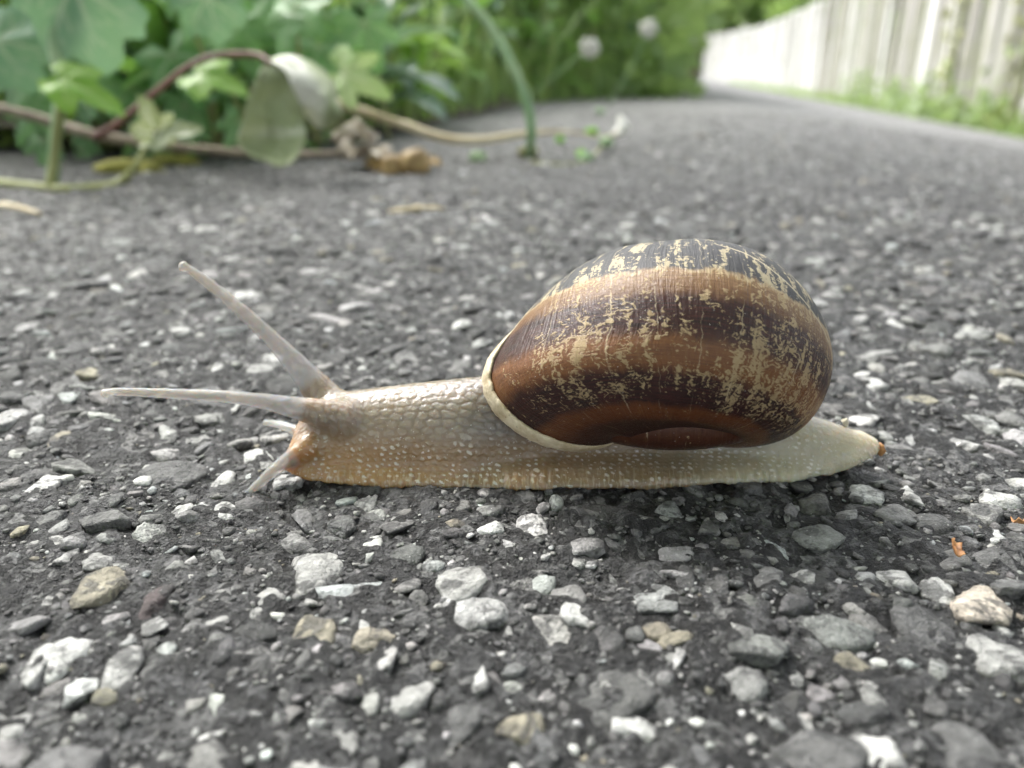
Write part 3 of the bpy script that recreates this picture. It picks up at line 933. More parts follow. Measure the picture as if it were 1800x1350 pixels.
# ------------------------------------------------------------------ leaves
def leaf_polar(kind, seed, cup=.15, droop=.2):
    """lobed leaf lying in xy, petiole at the origin, tip at +y about 1 away"""
    rng = np.random.default_rng(seed)
    nr, na = 12, 72
    an = np.linspace(-2.65, 2.65, na)
    if kind == 'ivy':
        lob = [(0, 1.0, .34), (.95, .80, .30), (-.95, .80, .30), (1.95, .62, .36), (-1.95, .62, .36)]
        base = .40
    elif kind == 'mallow':
        lob = [(0, 1.0, .50), (.80, .95, .44), (-.80, .95, .44), (1.65, .85, .48), (-1.65, .85, .48), (2.4, .62, .4), (-2.4, .62, .4)]
        base = .62
    else:
        lob = [(0, 1.0, .42), (1.1, .72, .45), (-1.1, .72, .45), (2.1, .5, .4), (-2.1, .5, .4)]
        base = .45
    R = np.full(na, base)
    for a0, r, wd in lob:
        R = np.maximum(R, base + (r - base) * np.exp(-((an - a0 + rng.normal() * .04) / wd) ** 2))
    R = R * (1 + .03 * np.sin(an * 17 + rng.uniform(0, 6)) + .02 * rng.normal(size=na))
    s = np.linspace(0, 1, nr) ** .8
    X = s[:, None] * (R * np.sin(an))[None]
    Y = s[:, None] * (R * np.cos(an))[None]
    rr = np.hypot(X, Y)
    Z = -droop * rr ** 2 + cup * np.abs(X) * .6 + .05 * np.sin(an * 5 + rng.uniform(0, 6))[None] * rr + .04 * vnoise(X * 4, Y * 4, seed % 9)
    vein = np.zeros_like(X)
    for a0, r, wd in lob:
        d = np.abs(X * np.cos(a0) - Y * np.sin(a0))
        al = X * np.sin(a0) + Y * np.cos(a0)
        wv = .030 * np.clip(1.1 - al / r, .25, 1)
        vein = np.maximum(vein, np.exp(-(d / wv) ** 2) * (al > -.02) * (al < r))
        for sgn in (-1, 1):
            for q in (.35, .6):
                bx, by = np.sin(a0) * r * q, np.cos(a0) * r * q
                a1 = a0 + sgn * .75
                dd = np.abs((X - bx) * np.cos(a1) - (Y - by) * np.sin(a1))
                l2 = (X - bx) * np.sin(a1) + (Y - by) * np.cos(a1)
                vein = np.maximum(vein, .6 * np.exp(-(dd / .016) ** 2) * (l2 > 0) * (l2 < .3))
    return np.stack([X, Y, Z], -1).reshape(-1, 3), grid_faces(nr, na)[:, ::-1], vein.ravel()
def leaf_lance(seed, width=.16, arch=.5, tooth=.0, n=14, m=7):
    rng = np.random.default_rng(seed)
    v = np.linspace(0, 1, n)
    u = np.linspace(-1, 1, m)
    hw = width * np.sin(np.pi * np.clip(v * .97 + .03, 0, 1)) ** .75 * (1 + tooth * np.sin(v * 26)) * (1.15 - .5 * v)
    th = arch * v
    cy, cz = np.cumsum(np.cos(th)) / n, -np.cumsum(np.sin(th)) / n
    X = u[None] * hw[:, None]
    Y = np.repeat(cy[:, None], m, 1)
    Z = cz[:, None] + np.abs(u)[None] * hw[:, None] * .35 + .02 * np.sin(v * 9 + rng.uniform(0, 6))[:, None] * u[None]
    X = X + .06 * np.sin(v * 3 + rng.uniform(0, 6))[:, None]
    vein = np.repeat(np.exp(-(u / .22) ** 2)[None], n, 0)
    return np.stack([X, Y, Z], -1).reshape(-1, 3), grid_faces(n, m)[:, ::-1], vein.ravel()
def leaf_me(name, geo, mat):
    V, Fc, vein = geo
    return mesh_np(name, V, Fc, mat, {'vein': vein})
def frame(tip, normal):
    t = Vector(tip).normalized()
    n = Vector(normal)
    n = (n - n.dot(t) * t).normalized()
    return Matrix((t.cross(n), t, n)).transposed()
def put_leaf(me, parent, base, tip, normal, size, wide=1.0, name='leaf'):
    """base in world cm; the parent is an unrotated Empty"""
    o = bpy.data.objects.new(name, me)
    COL.objects.link(o)
    o.parent = parent
    o.location = Vector(base) * CM - parent.location
    o.rotation_euler = frame(tip, normal).to_euler()
    o.scale = (size * wide, size, size)
    return o
def stem(parent, pts, radii, mat, n=28, name='stem', seg=8, wob=.05):
    V, Fc = tube(pts, radii, n, seg, wob)
    off = np.array(parent.location) / CM
    return link(name, mesh_np(name, V - off, Fc, mat), parent)

# broad-leaved plant at the upper left
broad = empty('broad_leaf_plant', (-16.59, 29.41, 0), 'broad blue-green veined leaf on a pale stalk at the left edge', 'plant')
bl = leaf_me('leaf', leaf_polar('mallow', 11, .10, .25), M['bigleaf'])
put_leaf(bl, broad, (-14.59, 29.50, 6.49), (.35, -.3, -1), (.25, -1, .35), 2.85, .85)
b2 = leaf_me('leaf', leaf_polar('mallow', 12, .1, .2), M['bigleaf'])
put_leaf(b2, broad, (-11.72, 34.00, 6.42), (.2, -.2, -1), (.1, -1, .3), 1.7)
put_leaf(b2, broad, (-19.10, 32.00, 4.84), (.6, -.3, -.7), (.1, -.8, .6), 2.2)
stem(broad, [(-16.59, 29.41, 0), (-15.69, 28.60, 1.67), (-15.20, 28.70, 3.32), (-15.38, 29.20, 4.92), (-14.64, 29.60, 6.50)], [.22, .20, .24, .22, .16], M['stemgreen'], name='stalk')

# ivy: each runner is one plant with its leaves
ivyA = [leaf_me('leaf', leaf_polar('ivy', 20 + i, .12, .25), M['ivy']) for i in range(4)]
ivyL = [leaf_me('leaf', leaf_polar('ivy', 30 + i, .25, .2), M['lime']) for i in range(2)]
ivyF = leaf_me('leaf', leaf_polar('round', 40, .2, .3), M['fresh'])
ivyP = leaf_me('leaf', leaf_polar('round', 41, .35, .15), M['pale'])

runner = empty('ivy_runner', (-16.65, 33.32, 0), 'ivy runner creeping over the asphalt edge with a small pale folded leaf', 'ivy')
stem(runner, [(-18.81, 29.00, 0.13), (-16.73, 28.49, 0), (-15.04, 27.90, 0), (-14.27, 29.41, 0), (-13.48, 29.50, 0.63), (-13.11, 30.00, 1.47), (-12.71, 30.00, 1.86)], [.14, .16, .15, .14, .13, .10, .06], M['stemolive'], name='stem')
put_leaf(ivyP, runner, (-12.79, 30.00, 1.65), (-.25, -.15, 1), (.35, -1, .3), 1.35, .9)
put_leaf(ivyP, runner, (-12.84, 30.00, 1.61), (1, -.2, .25), (-.1, -.8, .75), 1.75, .7)

shoot = empty('ivy_shoot', (-15.98, 28.19, 0), 'upright ivy shoot with bright yellow-green young leaf', 'ivy')
stem(shoot, [(-16.02, 28.19, 0), (-15.73, 28.40, 1.12), (-15.20, 28.20, 2.43), (-14.86, 28.20, 3.32)], [.16, .13, .12, .10], M['stemolive'])
put_leaf(ivyF, shoot, (-14.72, 28.00, 3.50), (1, -.2, -.35), (.1, -.75, .7), 2.0, .75)
put_leaf(ivyF, shoot, (-14.83, 28.00, 3.33), (.15, -.1, -1), (.3, -1, .2), 1.0, .6)

arch = empty('arched_vine', (-18.10, 36.61, 0), 'dark red-brown ivy vine arching over to a large pale curled leaf', 'ivy')
stem(arch, [(-15.59, 31.00, 1.46), (-14.54, 31.00, 2.00), (-13.20, 31.20, 2.99), (-11.88, 31.40, 3.90), (-10.82, 31.50, 4.29), (-9.36, 31.50, 4.31), (-8.67, 31.00, 4.01)], [.15, .15, .13, .12, .12, .12, .08], M['stemred'])
stem(arch, [(-20.27, 32.00, 2.66), (-18.22, 32.00, 2.15), (-15.72, 31.50, 1.50), (-13.40, 32.00, 1.11), (-10.91, 33.00, 0.74), (-8.31, 33.50, 0.61), (-6.09, 34.00, 0.65)], [.18, .19, .19, .17, .15, .14, .10], M['stemgrey'], name='runner')
def patch(rows, n=22):
    """smooth leaf surface through a grid of points"""
    R = np.array([smooth_path(r, n) for r in rows])
    return np.array([smooth_path(R[:, j], n) for j in range(n)]).reshape(-1, 3)
def build_curled():
    left = patch([[(-9.00, 31.30, 4.06), (-8.63, 31.20, 4.17), (-8.05, 31.00, 4.09), (-7.63, 30.90, 3.86)],
                  [(-9.46, 30.70, 3.00), (-8.98, 31.00, 3.09), (-8.22, 31.00, 2.99), (-7.56, 30.70, 2.86)],
                  [(-9.77, 30.40, 2.03), (-9.34, 30.90, 2.07), (-8.40, 30.90, 2.03), (-7.67, 30.50, 2.01)],
                  [(-10.01, 30.20, 1.46), (-9.49, 30.80, 1.39), (-8.55, 30.80, 1.35), (-7.52, 30.40, 1.58)],
                  [(-9.71, 29.90, 1.10), (-9.40, 30.30, 0.91), (-8.36, 30.30, 0.83), (-7.66, 30.10, 1.09)],
                  [(-9.25, 29.50, 0.82), (-8.97, 29.60, 0.74), (-8.30, 29.60, 0.66), (-7.86, 29.60, 0.78)]])
    right = patch([[(-8.95, 31.30, 4.13), (-8.32, 31.90, 4.28), (-7.59, 32.30, 4.14), (-7.08, 32.50, 3.83)],
                   [(-8.34, 30.80, 3.90), (-7.60, 30.90, 3.82), (-6.97, 31.30, 3.59), (-6.64, 32.00, 3.23)],
                   [(-7.91, 30.50, 3.37), (-7.21, 30.30, 3.18), (-6.56, 30.50, 2.95), (-6.31, 31.00, 2.66)],
                   [(-7.66, 30.60, 2.79), (-7.14, 30.40, 2.60), (-6.52, 30.50, 2.44), (-6.24, 30.80, 2.31)],
                   [(-7.72, 31.10, 2.18), (-7.37, 31.10, 1.85), (-6.83, 31.10, 1.73), (-6.43, 31.10, 1.98)]])
    V, Fc = join([(left, grid_faces(22, 22)), (right, grid_faces(22, 22))])
    V = V + .16 * np.stack([vnoise(V[:, 0] * 2.1, V[:, 2] * 2.1, 1), 3.2 * vnoise(V[:, 0] * 1.6, V[:, 2] * 1.3, 2) + 1.2 * vnoise(V[:, 0] * 4, V[:, 2] * 3, 2), vnoise(V[:, 0] * 1.2, V[:, 2] * 1.2, 3)], 1)
    v = np.concatenate([np.tile(.5 * np.exp(-((np.arange(22) - 10.5) / .8) ** 2), 22), np.repeat(np.clip((13 - np.arange(22)) / 5., 0, 1), 22)])
    off = np.array(arch.location) / CM
    o = link('curled_leaf', mesh_np('curled_leaf', V - off, Fc, M['pale'], {'vein': v}), arch)
    o['label'] = 'large pale whitish-green leaf curled over and hanging'
    sol = o.modifiers.new('thickness', 'SOLIDIFY')
    sol.thickness = .0004
build_curled()
for (b, tp, nm, sz, me) in [
    ((-6.74, 34.00, 3.71), (.9, -.1, -.35), (0, -.8, .6), 2.1, ivyL[1]),
    ((-12.08, 33.00, 3.67), (1, -.2, -.15), (.1, -.6, .8), 1.9, ivyF),
]:
    put_leaf(me, arch, b, tp, nm, sz)

mat_ivy = empty('ivy_clump', (-17.80, 45.48, 0), 'dark green ivy clump behind the curled pale leaf', 'ivy')
for (px, py, y, sz) in ():
    pass
IVY = [((-12.40, 36.00, 6.68), 3.4), ((-14.26, 36.00, 4.43), 3.0), ((-16.58, 37.00, 3.19), 2.8), ((-13.93, 37.00, 2.73), 2.6), ((-9.34, 38.00, 6.40), 3.4), ((-12.25, 39.00, 5.32), 3.2), ((-8.94, 40.00, 4.88), 3.0),
       ((-11.06, 41.00, 7.33), 3.4), ((-18.83, 38.00, 4.36), 3.2), ((-21.44, 39.00, 5.32), 3.6), ((-16.52, 41.00, 6.13), 3.4), ((-7.11, 42.00, 5.94), 3.0), ((-22.84, 40.00, 3.90), 3.0), ((-18.97, 42.00, 5.44), 3.2), ((-21.59, 43.00, 7.25), 3.6), ((-13.96, 36.00, 1.60), 1.6), ((-20.43, 36.00, 2.30), 2.2)]
for k in range(26):
    q = IVY[k % len(IVY)][0]
    IVY.append(((q[0] + random.uniform(-3, 3), q[1] + random.uniform(-1.5, 3), max(.6, q[2] + random.uniform(-2.2, 1.2))), random.uniform(1.2, 2.2)))
for i, (b, sz) in enumerate(IVY):
    sz *= .8
    put_leaf(ivyA[i % 4], mat_ivy, b, (random.uniform(-.6, .6), -.3, -random.uniform(.5, 1)), (random.uniform(-.4, .4), -.8, random.uniform(.3, .9)), sz)
    V0 = np.array(b)
    stem(mat_ivy, [V0, V0 + [random.uniform(-.5, .5), 1.5, -V0[2] * .45], [V0[0] + random.uniform(-1, 1), V0[1] + 3, .3]], [.07, .09, .10], M['stemolive'], 10, 'leaf_stalk', 6)

# bent green stalk, straw and scraps lying on the path edge
st = empty('bent_stalk', (0.75, 38.90, 0), 'smooth green plant stalk bending down onto the path edge', 'stalk')
stem(st, [(0.75, 38.90, 0), (0.87, 37.50, 0.90), (0.76, 37.70, 2.11), (0.13, 38.30, 3.77), (-0.82, 39.20, 5.37), (-2.06, 40.00, 6.78), (-4.27, 42.00, 8.61)], [.23, .21, .23, .24, .23, .21, .2], M['stemgreen'], 40, 'stalk')
V, Fc = lump(None, .42, 8, (1.1, .9, .7))
link('stub', mesh_np('stub', V, Fc, M['moss']), st, (0, 0, .2))
s = empty('straw', (-3.85, 43.06, 0), 'long dry straw stem lying across the path edge', 'straw')
stem(s, [(-8.68, 38.00, 2.75), (-7.19, 38.00, 2.22), (-5.17, 38.00, 1.58), (-3.12, 38.00, 0.92), (-1.30, 38.00, 0.84), (0.67, 39.00, 1.05), (2.76, 40.50, 1.02), (4.60, 42.00, 0.70), (5.58, 43.50, 0.82)], [.17, .20, .20, .20, .19, .14, .07, .05, .04], M['straw'], 30, 'stem')
def scrap(name, pts, rad, mat, label, cat):
    V, Fc = tube(pts, rad, 14, 7, .12)
    c = V.mean(0) * [1, 1, 0]
    return tag(link(name, mesh_np(name, V - c, Fc, mat), None, c), label, cat)
scrap('straw_scrap', [(-3.55, 23.12, 0), (-2.83, 23.53, 0), (-2.01, 23.74, 0)], [.06, .12, .05], M['straw'], 'short pale straw scrap lying flat on the asphalt beyond the snail', 'straw')
scrap('straw_scrap', [(-15.47, 24.39, 0), (-14.50, 23.74, 0), (-13.35, 22.73, 0)], [.10, .10, .05], M['straw'], 'thin pale straw scrap on the asphalt at the left edge', 'straw')
scrap('white_petal', [(5.36, 44.00, 0.56), (5.89, 44.30, 0.97), (5.67, 44.50, 1.53)], [.20, .36, .12], M['white'], 'curled white petal lying on the path beyond the shell', 'petal')
creeper = empty('creeping_weed', (2.53, 36.61, 0), 'thin creeping weed with small round green leaves lying on the path', 'weed')
stem(creeper, [(0.89, 36.61, 0), (2.10, 35.67, 0), (3.33, 37.09, 0), (4.50, 41.00, 0.37), (5.23, 43.00, 0.68)], [.05, .05, .05, .05, .04], M['stemolive'], 20)
for k, (p, r) in enumerate([((3.37, 37.50, 0.03), .38), ((3.24, 38.50, 0.19), .25), ((4.67, 41.00, 0.50), .36), ((4.11, 43.00, 0.85), .33), ((4.93, 47.00, 1.71), .26), ((2.50, 43.00, 0.49), .26), ((-1.55, 37.50, 0.08), .42)]):
    V, Fc = lump(None, r, 60 + k, (1, .8, .75))
    link('leaf', mesh_np('leaf', V, Fc, M['fresh'] if k % 2 else M['stemgreen'], {'vein': np.zeros(len(V))}), creeper, Vector(p) - Vector(creeper.location) / CM)
husk = empty('withered_flower', (-4.43, 32.73, 0), 'withered brown and grey flower head lying at the path edge', 'flower')
def crumple(c, size, seed, mat, name):
    rng = np.random.default_rng(seed)
    n = 16
    U, W = np.meshgrid(np.linspace(-1, 1, n), np.linspace(-1, 1, n), indexing='ij')
    X = U + .3 * vnoise(U * 2, W * 2, seed)
    Y = W * .6 + .5 * vnoise(U * 2.2, W * 2.2, seed + 1)
    Z = .9 * vnoise(U * 1.8, W * 1.8, seed + 2) + .5 * vnoise(U * 4, W * 4, seed + 3) - .3 * U * U
    V = np.stack([X, Y, Z], -1).reshape(-1, 3) * size
    V[:, 2] -= V[:, 2].min()
    o = link(name, mesh_np(name, V, grid_faces(n, n), mat), husk, Vector(c) - Vector(husk.location) / CM)
    m = o.modifiers.new('thickness', 'SOLIDIFY')
    m.thickness = .0004
    return o
crumple((-6.11, 34.00, 0.27), 1.0, 3, M['dry'], 'dry_petal')
crumple((-6.62, 35.00, 0.70), .9, 9, M['dry'], 'dry_petal')
crumple((-5.30, 33.50, -0.02), .7, 14, M['brown'], 'dry_petal')
for (p, r, sd_) in (((-3.88, 33.00, 0.35), .62, 2), ((-4.80, 33.00, 0.21), .5, 6)):
    V, Fc = lump(None, r, sd_, (1, .9, .95))
    link('husk', mesh_np('husk', V, Fc, M['brown']), husk, Vector(p) - Vector(husk.location) / CM)
crumple((-3.44, 33.50, 0.02), .5, 21, M['brown'], 'dry_petal')
for k, (p, r, lab) in enumerate((((-15.38, 33.32, 0), .9, 'moss cushion under the ivy runner beside the pale folded leaf'), ((-14.81, 36.61, 0), .8, 'moss cushion under the grey vine left of the curled leaf'))):
    V, Fc = lump(None, r, 80 + k, (1.5, .8, .45), 3, .3)
    tag(link('moss_cushion', mesh_np('moss_cushion', V, Fc, M['moss']), None, p), lab, 'moss')
def flake(pos, size, seed, label):
    n = 9
    U, W = np.meshgrid(np.linspace(-1, 1, n), np.linspace(-1, 1, n), indexing='ij')
    k = 1 - .35 * np.abs(W) ** 2 + .5 * vnoise(U * 2, W * 2, seed)
    V = np.stack([U * k * 1.3, W * .6 + .25 * vnoise(U * 2, W * 2, seed + 1), .55 * W ** 2 + .35 * U ** 2 + .4 * vnoise(U * 3, W * 3, seed + 2)], -1).reshape(-1, 3) * size
    o = link('leaf_flake', mesh_np('leaf_flake', V, grid_faces(n, n), M['orange']), None, pos)
    o.rotation_euler = (.5, -.2, seed * .7)
    o.modifiers.new('thickness', 'SOLIDIFY').thickness = .00006
    return tag(o, label, 'flake')
flake((3.65, 5.62, 0.06), .075, 2, 'tiny curled orange leaf flake on the stones at the right')
flake((4.45, 6.05, 0.05), .065, 5, 'tiny orange-brown flake on the asphalt at the right edge')

# ------------------------------------------------------------------ weeds along the left edge
LW = [leaf_me('leaf', leaf_lance(100 + i, .15 + .03 * (i % 3), .5 + .35 * (i % 4), .12 * (i % 2)), M['weed']) for i in range(7)]
LB = [leaf_me('leaf', leaf_lance(120 + i, .24, .6 + .3 * i, .05), M['weedblue']) for i in range(4)]
LF = [leaf_me('leaf', leaf_lance(130 + i, .20, .9, .1), M['fresh']) for i in range(2)]
def weed(u, t, kind, n, size, h):
    b = ut(u, t, .2)
    place = 'nearest the straw' if t < 62 else 'midway along' if t < 105 else 'towards the bend'
    lab = {'green': 'lance-leaved green weed in the row left of the path, ' + place, 'blue': 'broad bluish-green weed in the row left of the path, ' + place, 'lime': 'bright yellow-green weed in the row left of the path, ' + place}[kind]
    e = empty('weed', b, lab, 'weed', {'green': 'green weeds ', 'blue': 'bluish weeds ', 'lime': 'yellow-green weeds '}[kind] + place)
    lib = {'green': LW, 'blue': LB, 'lime': LF}[kind]
    for k in range(n):
        a = random.uniform(0, 6.28)
        p = random.uniform(.15, 1.25)
        z0 = random.uniform(0, h)
        tip = (math.cos(a) * math.cos(p), math.sin(a) * math.cos(p), math.sin(p) * .9)
        nm = (-math.cos(a) * math.sin(p), -math.sin(a) * math.sin(p), math.cos(p) + .15)
        put_leaf(random.choice(lib), e, (b[0] + random.uniform(-1, 1) * .8, b[1] + random.uniform(-1, 1) * .8, b[2] + z0), tip, nm, size * random.uniform(.6, 1.15))
    stem(e, [b, (b[0] + .3, b[1], b[2] + h * .6), (b[0] + random.uniform(-1, 1), b[1] + random.uniform(-1, 1), b[2] + h * 1.1)], [.18, .15, .08], M['stemolive'], 8, 'stem', 6)
def edge_u(t):
    return -17 + 20 * max(0, min(1, (t - 95) / 55)) ** 1.2
for i in range(46):
    t = 36 + 150 * (i / 45) ** 1.35
    d = random.uniform(1, 16) if i % 3 else random.uniform(0, 4)
    kind = random.choice(['green', 'green', 'green', 'blue', 'blue', 'lime'])
    weed(edge_u(t) - d - 2, t, kind, random.randint(9, 14), random.uniform(4.5, 8), 3 + .07 * t + d * .3)

def leaf_mass(name, n, pick, size, mat, label, cat=None, kind='stuff', lance=.3):
    geos = [leaf_lance(200 + i, lance, .5 + .3 * i, 0, 5, 3) for i in range(3)]
    Vs, Fs, Ve, off = [], [], [], 0
    for k in range(n):
        V, Fc, ve = geos[k % 3]
        p = pick()
        R = np.array(Quaternion(RNG.normal(size=4)).normalized().to_matrix())
        V = (V * size * RNG.uniform(.6, 1.3)) @ R.T + np.array(p)
        Vs.append(V)
        Fs.append(Fc + off)
        Ve.append(ve)
        off += len(V)
    return tag(link(name, mesh_np(name, np.concatenate(Vs), np.concatenate(Fs), mat, {'vein': np.concatenate(Ve)})), label, cat, None, kind)
def pick_hedge():
    while True:
        t = RNG.uniform(40, 260)
        e = edge_u(min(t, 150)) - 14
        u = e - abs(RNG.normal()) * 40
        h = RNG.uniform(0, 1)
        top = 14 + .15 * t + .25 * (e - u)
        return ut(u, t, 1 + h * min(top, 60))
leaf_mass('undergrowth', 11000, pick_hedge, 5.0, M['hedge'], 'dense green undergrowth filling the bank left of the path')
def pick_turn():
    a = RNG.uniform(0, 1)
    return ut(RNG.uniform(-34, 3) + 4 * RNG.normal() * a, RNG.uniform(128, 190), 34 * a ** 1.2)
leaf_mass('bank_foliage', 2300, pick_turn, 4.5, M['tree'], 'light green foliage where the bank leans over the bend')

def blades(name, n, pick, h0, h1, mat, label, wid=.3):
    Vs, Fs, Ve = [], [], []
    m = 5
    for k in range(n):
        b = np.array(pick())
        a = RNG.uniform(0, 6.28)
        L = RNG.uniform(h0, h1)
        lean = RNG.uniform(.1, .7)
        s = np.linspace(0, 1, m)
        c = b + np.stack([np.cos(a) * lean * L * s ** 2, np.sin(a) * lean * L * s ** 2, L * (s - .25 * lean * s ** 2)], 1)
        w = wid * (1 - s * .92)[:, None] * np.array([-np.sin(a + .5), np.cos(a + .5), 0])
        Vs.append(np.stack([c - w, c + w], 1).reshape(-1, 3))
        Fs.append(grid_faces(m, 2) + k * 2 * m)
        Ve.append(np.zeros(2 * m))
    return tag(link(name, mesh_np(name, np.concatenate(Vs), np.concatenate(Fs), mat, {'vein': np.concatenate(Ve)})), label, None, None, 'stuff')
def pick_gl():
    t = RNG.uniform(42, 190)
    return ut(edge_u(t) - abs(RNG.normal()) * 10 - 1, t, .1)
blades('bank_grass', 900, pick_gl, 4, 16, M['grass'], 'grass blades among the weeds on the left bank', .22)

# white clover heads
def clover(head, base, label):
    e = empty('clover_flower', base, label, 'flower', None)
    stem(e, [base, ((base[0] + head[0]) / 2 + .6, (base[1] + head[1]) / 2, head[2] * .55), head], [.12, .12, .10], M['stemgreen'], 12)
    parts = []
    for k in range(60):
        d = np.array(Vector(RNG.normal(size=3)).normalized())
        V, Fc = ICO[1]
        q = np.array(Vector(d).to_track_quat('Z', 'Y').to_matrix())
        parts.append(((V * [.16, .16, .42]) @ q.T + d * .75, Fc))
    V, Fc = join(parts)
    link('flower_head', mesh_np('flower_head', V, Fc, M['white']), e, Vector(head) - Vector(base))
clover((8.06, 90.00, 6.08), ut(-17, 92), 'white clover head lower and left of the other one among the weeds')
clover((15.36, 98.00, 8.29), ut(-7, 100), 'white clover head higher up near the end of the weeds')

# ------------------------------------------------------------------ fence on the right
fence = empty('picket_fence', ut(150, 260), 'tall pale weathered wooden picket fence on the right of the path', 'fence')
def fence_u(t):
    return 152 - 77e-6 * max(0, t - 1200) ** 2
def box(w, d, h, top=0.0):
    w, d = w / 2, d / 2
    V = np.array([[-w, -d, 0], [w, -d, 0], [w, d, 0], [-w, d, 0], [-w, -d, h], [w, -d, h], [w, d, h], [-w, d, h], [0, -d, h + top], [0, d, h + top]])
    F4 = np.array([[0, 3, 2, 1], [0, 1, 5, 4], [2, 3, 7, 6], [1, 2, 6, 5], [3, 0, 4, 7], [5, 6, 9, 8], [7, 4, 8, 9]])
    F3 = np.array([[4, 5, 8], [6, 7, 9]])
    return V, [F4, F3]
pk = []
for k, c in enumerate([(.30, .29, .26), (.40, .39, .36), (.24, .24, .19), (.36, .36, .30), (.60, .60, .58), (.68, .68, .66), (.54, .54, .51)]):
    V, Fs = box(8.6 + (k % 3) * .8, 2.0, 96 + (k % 4) * 1.2, 3)
    pk.append(mesh_np('picket', V, Fs, M['wood'], {'Col': np.repeat(np.array([c]), len(V), 0)}, False))
t = 250.
i = 0
while t < 2350:
    u = fence_u(t)
    p = ut(u, t, -2)
    w = min(1, max(0, (t - 450) / 900))  # paler pickets likelier with distance: strong far light painted into the boards
    me = pk[random.randint(0, 3)] if random.random() > w else pk[random.randint(4, 6)]
    o = link('picket', me, fence, Vector(p) - Vector(fence.location) / CM)
    slope = math.atan2(fence_u(t + 5) - fence_u(t - 5), 10)
    o.rotation_euler = (random.gauss(0, .012), random.gauss(0, .02), math.pi / 2 - PD - slope)
    t += 13.5
    i += 1
def rail(t0, t1, z):
    n = 40
    ts = np.linspace(t0, t1, n)
    pts = [np.array(ut(fence_u(a) + 3, a, z)) for a in ts]
    V = []
    for p in pts:
        for dx, dz in ((-1.2, -3), (1.2, -3), (1.2, 3), (-1.2, 3)):
            V.append(p + np.array([dx, 0, dz]))
    Fq = grid_faces(n, 4, True)
    off = np.array(fence.location) / CM
    Vc = np.array(V)
    link('rail', mesh_np('rail', Vc - off, Fq, M['wood'], {'Col': np.full((len(Vc), 3), .5)}, False), fence)
rail(240, 2350, 20)
rail(240, 2350, 72)

def pick_gr():
    t = 300 + 1500 * RNG.random() ** 2
    return ut(fence_u(t) - 2 - abs(RNG.normal()) * 3, t, -.5)
blades('fence_grass', 1900, pick_gr, 3, 14, M['grass'], 'grass growing along the foot of the picket fence', .5)
def pick_fw():
    t = RNG.choice([440, 520, 590, 700]) + RNG.normal() * 26
    return ut(fence_u(t) - 3 - abs(RNG.normal()) * 4, t, 1 + abs(RNG.normal()) * 10)
def pick_bf():
    t = RNG.uniform(240, 1000)
    return ut(fence_u(t) + 14 + abs(RNG.normal()) * 18, t, RNG.random() * 100)
leaf_mass('back_hedge', 2200, pick_bf, 11, M['hedge'], 'green hedge showing through the gaps of the picket fence')
leaf_mass('fence_weeds', 600, pick_fw, 6, M['paleweed'], 'leafy green weeds growing at the foot of the picket fence')
def vine_on_fence(t0, label, n=220, hh=90):
    e = empty('climbing_vine', ut(fence_u(t0) - 2.5, t0), label, 'vine')
    b = np.array(ut(fence_u(t0) - 2.5, t0))
    stem(e, [b, b + [1, 2, hh * .5], b + [-1, -2, hh]], [.8, .6, .4], M['stemolive'], 12)
    geos = leaf_lance(300, .34, .6, 0, 5, 3)
    Vs, Fs, Ve = [], [], []
    for k in range(n):
        R = np.array(Quaternion(RNG.normal(size=4)).normalized().to_matrix())
        u = fence_u(t0) - 2.5 - abs(RNG.normal()) * 3
        p = np.array(ut(u, t0 + RNG.normal() * 7, RNG.random() * hh))
        Vs.append((geos[0] * 6 * RNG.uniform(.6, 1.2)) @ R.T + p - np.array(e.location) / CM)
        Fs.append(geos[1] + k * len(geos[0]))
        Ve.append(geos[2])
    link('foliage', mesh_np('foliage', np.concatenate(Vs), np.concatenate(Fs), M['stemolive'], {'vein': np.concatenate(Ve)}), e)
vine_on_fence(405, 'olive climbing vine on the fence nearest the right edge', 60)
vine_on_fence(500, 'olive climbing vine on the fence left of the nearest one', 50)

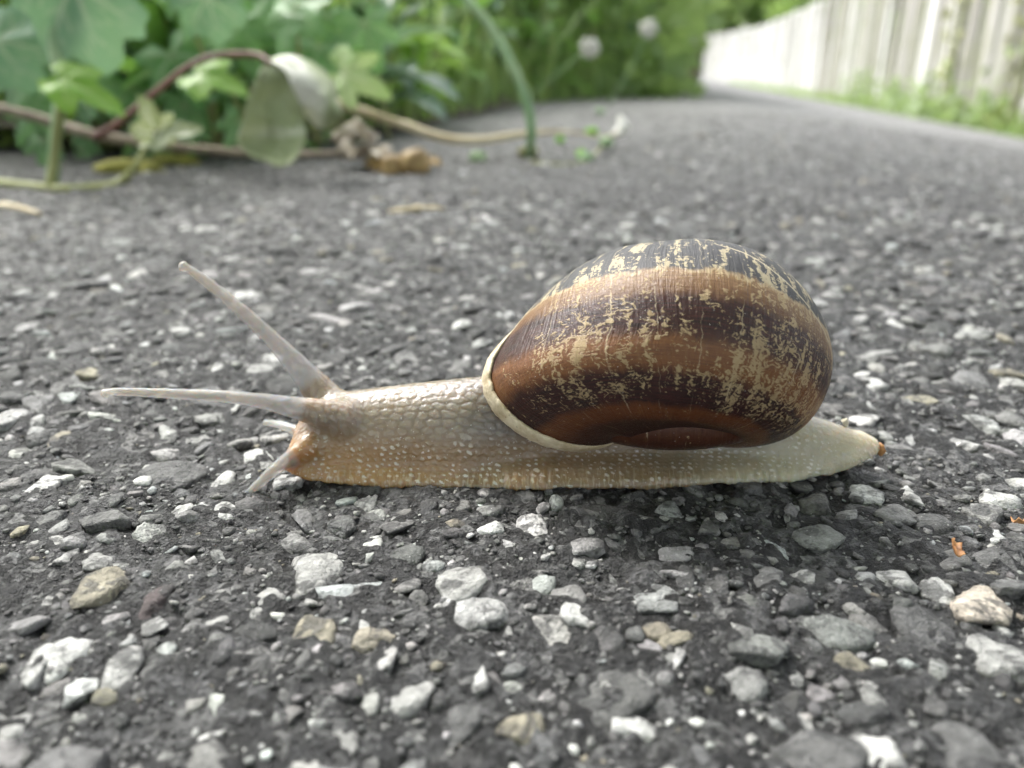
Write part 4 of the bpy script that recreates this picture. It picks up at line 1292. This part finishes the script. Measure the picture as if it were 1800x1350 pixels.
# ------------------------------------------------------------------ trees and shrub behind
def tree(name, base, h, rx, rz, n, size, mat, label, cat='tree'):
    e = empty(name, base, label, cat)
    b = np.array(base)
    parts = [tube([b, b + [h * .02, 0, h * .35], b + [-h * .01, h * .02, h * .8]], [h * .035, h * .028, h * .01], 10, 8)]
    cl = []
    for k in range(16):
        d = RNG.normal(size=3)
        d /= np.linalg.norm(d)
        c = b + [0, 0, h * .62] + d * np.array([rx, rx, rz]) * RNG.uniform(.35, .95)
        cl.append((c, RNG.uniform(.25, .42) * rx))
        parts.append(tube([b + [0, 0, h * RNG.uniform(.25, .5)], (b + [0, 0, h * .5] + c) / 2, c], [h * .014, h * .009, h * .003], 7, 5))
    V, Fc = join(parts)
    link('trunk', mesh_np('trunk', V - b, Fc, M['bark']), e)
    g = leaf_lance(310, .3, .6, 0, 4, 3)
    Vs, Fs, Ve = [], [], []
    for k in range(n):
        c, r = cl[k % 16]
        R = np.array(Quaternion(RNG.normal(size=4)).normalized().to_matrix())
        d = RNG.normal(size=3)
        p = c + d / np.linalg.norm(d) * r * RNG.random() ** .4
        Vs.append((g[0] * size * RNG.uniform(.6, 1.3)) @ R.T + p - b)
        Fs.append(g[1] + k * len(g[0]))
        Ve.append(g[2])
    link('crown', mesh_np('crown', np.concatenate(Vs), np.concatenate(Fs), mat, {'vein': np.concatenate(Ve)}), e)
tree('garden_tree', ut(90, 2600), 270, 170, 140, 4000, 30, M['tree'], 'leafy tree behind the far end of the path fence')
tree('garden_tree', ut(330, 2500), 300, 200, 150, 4000, 30, M['tree'], 'tall darker tree rising behind the white fence')
tree('garden_tree', ut(-110, 2400), 320, 200, 160, 4000, 30, M['tree'], 'large tree left of the far end of the path', 'tree')
tree('shrub', ut(12, 430), 80, 22, 32, 1700, 7, M['tree'], 'light yellow-green shrub where the path bends behind the weeds', 'shrub')
tree('shrub', ut(-45, 380), 110, 40, 45, 1800, 8, M['hedge'], 'big green shrub on the bank behind the weeds', 'shrub')

def added_shade_tree():
    """an unseen tree added behind the camera to shade the near end of the path"""
    b = np.array([-190., -170., 0.])
    e = empty('added_shade_tree', b, 'unseen tree added behind the camera to shade the near ground', 'tree')
    c0 = np.array([-20., -150., 190.])  # crown added out of view to block sky light from behind
    parts = [tube([b, b + [10, 5, 110], b + [60, 40, 230]], [16, 13, 9], 12, 10, .03)]
    Vs, Fs, Ve = [], [], []
    g = leaf_lance(320, .36, .6, 0, 4, 3)
    for k in range(26):
        d = RNG.normal(size=3)
        d = d / np.linalg.norm(d) * RNG.random() ** .4 * np.array([230, 95, 80])
        c = c0 + d
        parts.append(tube([b + [60, 40, 225], (b + [60, 40, 250] + c) / 2 + [0, 0, 15], c], [7, 4, 1], 8, 6))
        for q in range(150):
            Rm = np.array(Quaternion(RNG.normal(size=4)).normalized().to_matrix())
            p = c + RNG.normal(size=3) * np.array([50, 50, 18])
            Vs.append((g[0] * 20 * RNG.uniform(.6, 1.2)) @ Rm.T + p - b)
            Fs.append(g[1] + len(Fs) * len(g[0]))
            Ve.append(g[2])
    V, Fc = join(parts)
    link('trunk', mesh_np('trunk', V - b, Fc, M['bark']), e)
    link('crown', mesh_np('crown', np.concatenate(Vs), np.concatenate(Fs), M['hedge'], {'vein': np.concatenate(Ve)}), e)
added_shade_tree()
